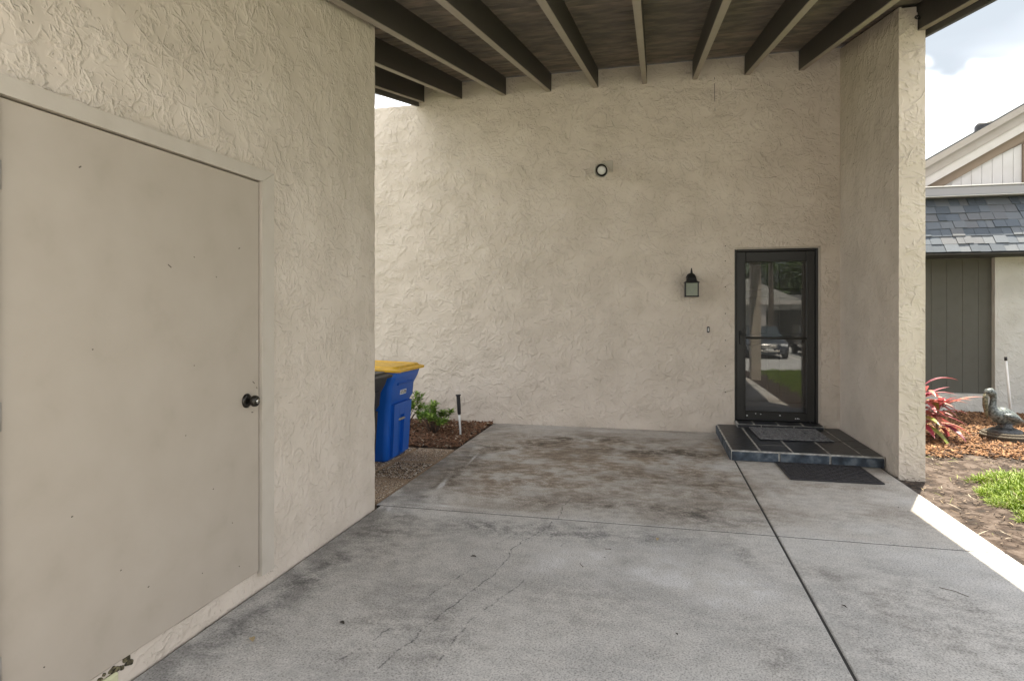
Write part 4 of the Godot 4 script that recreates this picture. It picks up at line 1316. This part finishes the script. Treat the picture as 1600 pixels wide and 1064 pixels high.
	for i in n_try:
		var near := i < 22000
		var x := rng.randf_range(2.35, 4.2) if near else rng.randf_range(2.35, 9.0)
		var z := rng.randf_range(-6.5, -3.6) if near else rng.randf_range(-6.5, 0.75)
		var bx: float = border.call(z)
		if x < bx + rng.randf() * 0.06 or z < -6.12 - (x - 2.64) * 0.22 + edge.get_noise_1d(x * 3.0 + 40.0) * 0.1: continue
		if x < bx + 0.12 and rng.randf() < 0.5: continue
		places.append(Transform3D(Basis.from_euler(Vector3(rng.randfn(0, 0.3), rng.randf() * TAU, rng.randfn(0, 0.3))).scaled(Vector3(1, rng.randf_range(0.5, 1.3), 1) * rng.randf_range(0.5, 1.3) * clampf(0.55 + (x - bx) * 1.6, 0.55, 1.0)), Vector3(x, -0.02, z)))
		cols.append(Color(0.10, 0.17, 0.014).lerp(Color(0.23, 0.30, 0.03), rng.randf()) if rng.randf() < 0.93 else Color(0.2, 0.18, 0.08))
	tag(multi("lawn_grass", blade, gm, places, cols), "bright green broad bladed lawn beside the slab", "grass")
	# azalea by the entry wall and the one behind the bin
	bush("shrub", "small leafy green shrub in the bark bed against the stucco wall", Vector3(-2.56, 0.0, -6.86), 0.29, 0.38, 41, 1000)
	bush("shrub", "leafy green shrub mostly hidden behind the blue bin", Vector3(-3.05, 0.0, -7.05), 0.33, 0.66, 42, 800)
	cordyline()
	# edging tool stuck into the bark bed
	var s := thing("garden_stake", "black handled white garden stake stuck upright in bark mulch", "stake", Vector3(-2.209, -0.02, -6.79))
	var st := mb(1)
	tube(st, [Vector3(0.008, -0.05, 0), Vector3(-0.012, 0.27, 0)], [0.009, 0.0135], 10)
	obj("shaft", st, M.white_plastic, s)
	st = mb(1)
	tube(st, [Vector3(-0.012, 0.265, 0), Vector3(-0.013, 0.285, 0), Vector3(-0.0235, 0.475, 0), Vector3(-0.0245, 0.49, 0)], [0.013, 0.021, 0.023, 0.023], 10)
	tube(st, [Vector3(-0.0245, 0.488, 0), Vector3(-0.0252, 0.502, 0)], 0.031, 12)
	obj("grip", st, M.dark_plastic, s)
	# white pipe leaning by the neighbour's wall
	s = thing("white_pipe", "thin white pipe standing beside the neighboring wall", "pipe", Vector3(4.79, 0.0, -9.75))
	st = mb(1)
	tube(st, [Vector3(0.03, -0.05, 0), Vector3(-0.04, 0.78, 0)], 0.016, 10)
	obj("shaft", st, M.white_plastic, s)
	st = mb(1)
	tube(st, [Vector3(-0.04, 0.78, 0), Vector3(-0.043, 0.83, 0)], 0.018, 10)
	obj("cap", st, M.dark_plastic, s)

func bush(called: String, label: String, at: Vector3, radius: float, height: float, sd: int, count: int):
	var b := thing(called, label, "shrub", at)
	var r := RandomNumberGenerator.new(); r.seed = sd
	var stems := mb(1); var lv := [mb(), mb(), mb()]
	var tips := []
	for k in 22:
		var a := r.randf() * TAU
		var q := sqrt(r.randf()) * radius
		var tip := Vector3(cos(a) * q, height * r.randf_range(0.5, 1.0) * (1.0 - 0.35 * q / radius), sin(a) * q)
		var mid := tip * 0.5 + Vector3(r.randfn(0, 0.02), 0.02, r.randfn(0, 0.02))
		tube(stems, [Vector3(cos(a) * 0.02, -0.03, sin(a) * 0.02), mid, tip], [0.007, 0.005, 0.003], 5)
		tips.append([mid, tip])
	for i in count:
		var t = tips[r.randi() % tips.size()]
		var f := 1.0 - r.randf() * r.randf() * 0.75
		var p: Vector3 = t[0].lerp(t[1], f) + Vector3(r.randfn(0, 0.012), r.randfn(0, 0.012), r.randfn(0, 0.012))
		var a := r.randf() * TAU
		var d := Vector3(cos(a), r.randf_range(-0.1, 1.0), sin(a))
		leaf_mesh(lv[r.randi() % 3], p, d, Vector3.UP, r.randf_range(0.05, 0.085), r.randf_range(0.02, 0.03), r.randf_range(0.1, 0.6), 2, 0.25)
	obj("stems", stems, mat(0.09, 0.06, 0.04, 0.9), b)
	var shades := [[0.07, 0.15, 0.022], [0.14, 0.26, 0.032], [0.26, 0.38, 0.055]]
	for k in 3:
		var m := mat(shades[k][0], shades[k][1], shades[k][2], 0.45)
		m.backlight_enabled = true
		m.backlight = Color(0.35, 0.4, 0.2)
		obj("foliage", lv[k], m, b)

func cordyline():
	var c := thing("cordyline", "pink and crimson strap leaved plant in the wood chips", "plant", Vector3(3.02, 0.0, -7.95))
	var r := RandomNumberGenerator.new(); r.seed = 6
	var mats := []
	for v in [[0.22, 0.028, 0.05], [0.33, 0.12, 0.13], [0.10, 0.01, 0.028], [0.33, 0.16, 0.12], [0.14, 0.17, 0.03], [0.26, 0.055, 0.085]]:
		var m := mat(v[0], v[1], v[2], 0.4)
		m.backlight_enabled = true
		m.backlight = Color(0.5, 0.25, 0.25)
		mats.append(m)
	for s in [[Vector3(0, 0, 0), 0.62], [Vector3(0.12, 0, 0.1), 0.36], [Vector3(-0.1, 0, 0.12), 0.45]]:
		var st := mb(1)
		tube(st, [s[0] + Vector3(0, -0.03, 0), s[0] + Vector3(0.01, s[1] * 0.6, 0), s[0] + Vector3(0.02, s[1], 0)], [0.018, 0.015, 0.012], 8)
		obj("stem", st, mat(0.2, 0.14, 0.09, 0.9), c)
		for k in 26:
			var f := r.randf_range(0.3, 1.0)
			var a := k * 2.399 + r.randfn(0, 0.2)
			var base: Vector3 = s[0] + Vector3(0.02 * f, s[1] * f, 0)
			var rise := lerpf(-0.15, 1.1, (f - 0.3) / 0.7) + r.randfn(0, 0.15)
			st = mb()
			leaf_mesh(st, base, Vector3(cos(a), rise, sin(a)), Vector3.UP, r.randf_range(0.3, 0.52), r.randf_range(0.05, 0.08), r.randf_range(0.7, 1.5), 7, 0.3)
			var w := r.randi() % 10
			obj("leaf", st, mats[[0, 0, 1, 1, 2, 3, 3, 5, 5, 4][w]], c)

func build_statue():
	var s := thing("pelican_statue", "small painted pelican statue on a rope wrapped base in the wood chips", "statue", Vector3(3.86, 0.0, -8.02), 0.28)
	s.scale = Vector3.ONE * 0.92
	var ver := noise_tex(81, 0.02, 5, [[0.0, Color(0.25, 0.25, 0.26)], [0.3, Color(0.55, 0.58, 0.58)], [0.55, Color(0.85, 0.89, 0.88)], [1.0, Color(1, 1, 1)]], 512)
	var bm := planar(mat(0.175, 0.185, 0.188, 0.35), 0.35, ver)
	# body, neck and head: one skin along a bent spine; it faces -x
	var st := mb(1)
	var P := [[0.30, 0.205, 0.012], [0.25, 0.215, 0.035], [0.18, 0.235, 0.07], [0.10, 0.26, 0.10], [0.02, 0.285, 0.112], [-0.05, 0.305, 0.102], [-0.10, 0.335, 0.075], [-0.115, 0.39, 0.048], [-0.105, 0.45, 0.036], [-0.10, 0.51, 0.036], [-0.11, 0.56, 0.045], [-0.14, 0.585, 0.053], [-0.175, 0.58, 0.046], [-0.20, 0.565, 0.028], [-0.21, 0.56, 0.01]]
	var pts := []; var rad := []
	for p in P:
		pts.append(Vector3(p[0], p[1], 0)); rad.append(p[2])
	tube(st, pts, rad, 16)
	obj("body", st, bm, s)
	st = mb(1)
	tube(st, [Vector3(-0.19, 0.565, 0), Vector3(-0.205, 0.50, 0), Vector3(-0.205, 0.42, 0), Vector3(-0.195, 0.33, 0), Vector3(-0.18, 0.26, 0)], [0.026, 0.032, 0.03, 0.02, 0.006], 10)
	obj("bill", st, planar(mat(0.2, 0.17, 0.11, 0.45), 0.3, ver), s)
	for z in [-0.045, 0.045]:
		st = mb(1)
		tube(st, [Vector3(-0.165, 0.595, z), Vector3(-0.165, 0.595, z * 1.08)], 0.008, 8)
		obj("eye", st, M.dark_plastic, s)
		st = mb(1)
		tube(st, [Vector3(-0.05, 0.31, z * 1.9), Vector3(0.05, 0.29, z * 2.4), Vector3(0.16, 0.24, z * 1.9), Vector3(0.27, 0.20, z * 0.9)], [0.02, 0.05, 0.035, 0.008], 10)
		obj("wing", st, bm, s)
	st = mb(1)
	lathe(st, Vector3(0.05, 0, 0), [[0.175, 0.075], [0.18, 0.09], [0.172, 0.115], [0.10, 0.135], [0.07, 0.17], [0.085, 0.2], [0.001, 0.215]], 24)
	obj("plinth", st, planar(mat(0.06, 0.06, 0.065, 0.35), 0.3, ver), s)
	var rope := planar(mat(0.16, 0.135, 0.1, 0.95), 0.12, noise_tex(82, 0.05, 3, [[0.0, 0.35], [1.0, 1.0]], 256))
	st = mb(1)
	lathe(st, Vector3(0.05, 0, 0), [[0.2, -0.03], [0.2, 0.07], [0.001, 0.074]], 24)
	obj("drum", st, M.dark_soil, s)
	for q in [[0.235, 0.012], [0.24, 0.046], [0.215, 0.074]]:
		st = mb(1)
		torus(st, Vector3(0.05, q[1], 0), q[0], 0.021, 72, 8, 0.14)
		obj("rope_coil", st, rope, s)

func build_litter():
	# dry leaves and grit on the slab
	var spots := [
		[-1.71, -2.33, 0.05, 0, "curled tan dry leaf on the concrete near the crumbling plaster"], [0.02, -3.95, 0.04, 0, "curled tan dry leaf on the concrete just short of the cross joint"],
		[-1.03, -3.42, 0.04, 1, "dark leaf scrap beside the long crack in the concrete"], [0.9, -3.25, 0.03, 1, "dark leaf scrap right beside the long slab joint"], [-0.28, -3.58, 0.015, 1, "tiny dark leaf speck between two twigs on the concrete"],
		[0.1, -2.8, 0.02, 1, "dark leaf speck alone on pale concrete between crack and joint"], [-1.4, -2.55, 0.04, 1, "dark leaf scrap on concrete along the storage wall"], [1.75, -5.0, 0.02, 1, "dark leaf speck at the shaded side of the sunlit concrete strip"],
		[-0.27, -3.72, 0.018, 2, "tiny dry twig on the concrete near the cross joint"], [-0.4, -3.45, 0.026, 2, "short dry twig on the concrete beside the long crack"], [1.5, -3.55, 0.065, 2, "long thin pine needle twig on the concrete by the sunlit strip"],
		[1.62, -6.06, 0.04, 3, "small orange dead leaf beside the rubber mat"]]
	var tone := [[0.42, 0.33, 0.19], [0.045, 0.038, 0.03], [0.11, 0.085, 0.06], [0.4, 0.15, 0.06]]
	for q in spots:
		var k: int = q[3]
		var t := thing(["dry_leaf", "leaf_scrap", "twig", "dead_leaf"][k], q[4], ["leaf", "leaf", "twig", "leaf"][k], Vector3(q[0], 0.003, q[1]), rng.randf() * TAU, "" if k == 3 else "debris scattered on the slab")
		var st := mb()
		if k == 2: tube(st, [Vector3(-q[2], 0, 0), Vector3(0, 0.002, q[2] * 0.15), Vector3(q[2], 0, 0)], 0.0015, 5)
		else:
			leaf_mesh(st, Vector3(-q[2] / 2, 0.001, 0), Vector3(1, 0.25, 0.1), Vector3.UP, q[2], q[2] * 0.5, 0.5, 4, 0.45)
		obj("blade" if k != 2 else "stick", st, mat(tone[k][0], tone[k][1], tone[k][2], 0.9), t)

func build_street():
	# paved court in front of the house, sloping away
	var st := mb()
	var zs := [0.905, 13.0, 34.0]; var ys := [-0.02, -0.60, -0.60]
	for k in 2:
		quad(st, Vector3(-30, ys[k + 1], zs[k + 1]), Vector3(30, ys[k + 1], zs[k + 1]), Vector3(30, ys[k], zs[k]), Vector3(-30, ys[k], zs[k]))
	structure(obj("driveway", st, M.asphalt))
	st = mb()
	for x in [3.2, 6.2, 9.2]:
		box(st, Vector3(x - 0.05, -0.597, 13.2), Vector3(x + 0.05, -0.594, 18.5))
	structure(obj("parking_lines", st, M.white_plastic))
	car("parked_car", "dark blue grey sedan parked on the court facing the house", Vector3(5.0, -0.6, 15.6), mat(0.035, 0.045, 0.06, 0.25), 7)
	car("parked_car", "black sedan parked next to the dark blue grey one", Vector3(7.75, -0.6, 16.3), mat(0.015, 0.015, 0.018, 0.25), 8)
	# house across the court
	var h := thing("house_across", "white stucco house with brown hipped carport roof across the court", "house", Vector3(8, -0.6, 23.5))
	st = mb()
	box(st, Vector3(-9, 0, 3.5), Vector3(9, 2.75, 10))
	obj("wall", st, M.neighbor_stucco, h)
	for x in [-1.55, 0.95]:
		st = mb()
		cbox(st, Vector3(x, 1.3, 0.3), Vector3(0.3, 2.6, 0.3), 0.01)
		obj("column", st, M.rake_white, h)
	st = mb()
	box(st, Vector3(-1.35, 0.0, 3.44), Vector3(2.2, 2.25, 3.495))
	obj("garage_door", st, M.panel_green, h)
	st = mb()
	cbox(st, Vector3(0, 2.68, -0.03), Vector3(6.4, 0.2, 0.06), 0.01)
	obj("fascia", st, M.rake_white, h)
	st = mb()
	extrude(st, [Vector3(-4.2, 2.6, -0.05), Vector3(1.0, 2.6, -0.05), Vector3(-2.4, 4.15, -0.05)], Vector3(0, 0, 3.6))
	obj("carport_gable", st, M.neighbor_stucco, h)
	st = mb()
	extrude(st, [Vector3(-9.5, 2.77, 3.0), Vector3(9.5, 2.77, 3.0), Vector3(9.5, 3.2, 7.0), Vector3(-9.5, 3.2, 7.0)], Vector3(0, 0.15, 0))
	extrude(st, [Vector3(-9.5, 3.21, 7.0), Vector3(9.5, 3.21, 7.0), Vector3(9.5, 2.77, 11.0), Vector3(-9.5, 2.77, 11.0)], Vector3(0, 0.15, 0))
	obj("roof", st, M.roofing, h)
	# trees behind it
	for q in [[3.0, 37.0, 7.5, 3.6, 1], [8.4, 38.0, 6.6, 4.0, 2], [13.2, 36.8, 7.0, 3.9, 3], [18.5, 39.0, 9.0, 4.2, 4], [-3.5, 38.0, 7.6, 3.8, 5]]:
		tree("tree", ["", "round leafy tree behind the white house, nearest its gable end", "broad leafy tree rising over the middle of the white house roof", "leafy tree beside the broad one behind the white house", "tallest leafy tree behind the white house", "leafy tree standing apart from the white house"][q[4]], Vector3(q[0], -0.66, q[1]), q[2], q[3], q[4] + 100)
	palm()

func tree(called: String, label: String, at: Vector3, height: float, radius: float, sd: int):
	var t := thing(called, label, "tree", at, 0.0, "trees behind the white house")
	var r := RandomNumberGenerator.new(); r.seed = sd
	var st := mb(1)
	tube(st, [Vector3(0, -0.2, 0), Vector3(0.1, height * 0.3, 0), Vector3(0, height * 0.6, 0.1), Vector3(0, height * 0.85, 0)], [0.24, 0.17, 0.11, 0.03], 9)
	var clumps := []
	for k in 24:
		var a := r.randf() * TAU
		var c := Vector3(cos(a) * radius * r.randf_range(0.3, 0.85), height * r.randf_range(0.42, 0.95), sin(a) * radius * r.randf_range(0.3, 0.85))
		clumps.append(c)
		tube(st, [Vector3(0, minf(c.y * 0.7, height * 0.6), 0), c * Vector3(0.5, 0.9, 0.5), c], [0.07, 0.04, 0.015], 6)
	obj("trunk", st, mat(0.09, 0.07, 0.05, 0.95), t)
	st = mb()
	for i in 5200:
		var c: Vector3 = clumps[r.randi() % clumps.size()]
		var p := c + Vector3(r.randfn(0, 0.6), r.randfn(0, 0.45), r.randfn(0, 0.6))
		leaf_mesh(st, p, Vector3(r.randfn(0, 1), r.randfn(0, 0.6), r.randfn(0, 1)), Vector3.UP, r.randf_range(0.28, 0.45), r.randf_range(0.16, 0.26), 0.4, 2, 0.2)
	var m := mat(0.05, 0.095, 0.022, 0.6)
	m.backlight_enabled = true
	m.backlight = Color(0.3, 0.35, 0.15)
	obj("crown", st, m, t)

func palm():
	var t := thing("palm_tree", "palm with hanging fronds at the edge of the court", "tree", Vector3(6.3, -0.6, 20.6))
	var r := RandomNumberGenerator.new(); r.seed = 61
	var st := mb(1)
	tube(st, [Vector3(0, -0.2, 0), Vector3(0.05, 3.0, 0), Vector3(0, 5.15, 0)], [0.16, 0.13, 0.11], 10)
	obj("trunk", st, mat(0.16, 0.13, 0.1, 0.95), t)
	var m := mat(0.06, 0.10, 0.025, 0.5)
	for k in 16:
		var a := k * 2.399
		st = mb()
		var d := Vector3(cos(a), r.randf_range(-0.3, 0.9), sin(a)).normalized()
		var p := Vector3(0, 5.15, 0)
		for i in 12:
			var side := d.cross(Vector3.UP).normalized()
			for s in [-1, 1]:
				leaf_mesh(st, p, side * s + d * 0.7, Vector3.UP, 0.5, 0.06, 1.1, 2, 0.2)
			p += d * 0.15
			d = (d + Vector3.DOWN * 0.13).normalized()
		obj("frond", st, m, t)

func car(called: String, label: String, at: Vector3, paint: StandardMaterial3D, sd: int):
	paint.clearcoat_enabled = true
	paint.clearcoat = 1.0
	paint.clearcoat_roughness = 0.05
	var c := thing(called, label, "car", at, 0.0, "cars parked on the court")
	# its nose points to -z; cross-sections [z, half width low, half width high, bottom, top]
	var st := mb(1)
	var rings := []
	for s in [[-2.25, 0.55, 0.5, 0.3, 0.55], [-2.2, 0.78, 0.7, 0.22, 0.68], [-1.9, 0.88, 0.82, 0.2, 0.78], [-1.0, 0.9, 0.84, 0.2, 0.95], [0.0, 0.9, 0.86, 0.2, 0.98], [1.2, 0.9, 0.85, 0.2, 1.0], [2.0, 0.86, 0.8, 0.24, 0.98], [2.3, 0.75, 0.66, 0.35, 0.9]]:
		var mid: float = lerpf(s[3], s[4], 0.6)
		rings.append([Vector3(-s[1] * 0.9, s[3], s[0]), Vector3(-s[1], mid, s[0]), Vector3(-s[2], s[4] - 0.04, s[0]), Vector3(-s[2] * 0.8, s[4], s[0]), Vector3(s[2] * 0.8, s[4], s[0]), Vector3(s[2], s[4] - 0.04, s[0]), Vector3(s[1], mid, s[0]), Vector3(s[1] * 0.9, s[3], s[0])])
	loft(st, rings)
	obj("body", st, paint, c)
	st = mb()
	rings = []
	for s in [[-1.05, 0.78, 0.95], [-0.35, 0.64, 1.40], [0.6, 0.62, 1.45], [1.25, 0.62, 1.36], [1.9, 0.72, 0.98]]:
		rings.append([Vector3(-0.82, 0.93, s[0]), Vector3(-s[1], s[2], s[0]), Vector3(s[1], s[2], s[0]), Vector3(0.82, 0.93, s[0])])
	loft(st, rings)
	obj("window", st, mat(0.05, 0.065, 0.075, 0.05), c)
	st = mb()
	extrude(st, [Vector3(-0.62, 1.405, -0.32), Vector3(0.62, 1.405, -0.32), Vector3(0.6, 1.455, 0.6), Vector3(-0.6, 1.455, 0.6)], Vector3(0, 0.02, 0))
	obj("roof", st, paint, c)
	for x in [-0.62, 0.62]:
		st = mb()
		cbox(st, Vector3(x, 0.62, -2.17), Vector3(0.32, 0.13, 0.12), 0.03, Transform3D(Basis(Vector3.UP, 0.0), Vector3.ZERO))
		obj("headlight", st, mat(0.75, 0.76, 0.78, 0.1), c)
		for z in [-1.4, 1.4]:
			st = mb(1)
			lathe(st, Vector3.ZERO, [[0.001, -0.1], [0.3, -0.1], [0.33, -0.07], [0.33, 0.07], [0.3, 0.1], [0.001, 0.1]], 24, Transform3D(Basis(Vector3(0, 0, 1), PI / 2), Vector3(x * 1.3, 0.33, z)))
			obj("wheel", st, M.dark_plastic, c)
	st = mb()
	cbox(st, Vector3(0, 0.56, -2.255), Vector3(0.62, 0.14, 0.03), 0.01)
	cbox(st, Vector3(0, 0.36, -2.235), Vector3(0.9, 0.09, 0.05), 0.02)
	obj("grille", st, M.chrome, c)
	st = mb()
	cbox(st, Vector3(0, 0.43, -2.275), Vector3(0.32, 0.1, 0.015), 0.0)
	obj("plate", st, M.white_plastic, c)
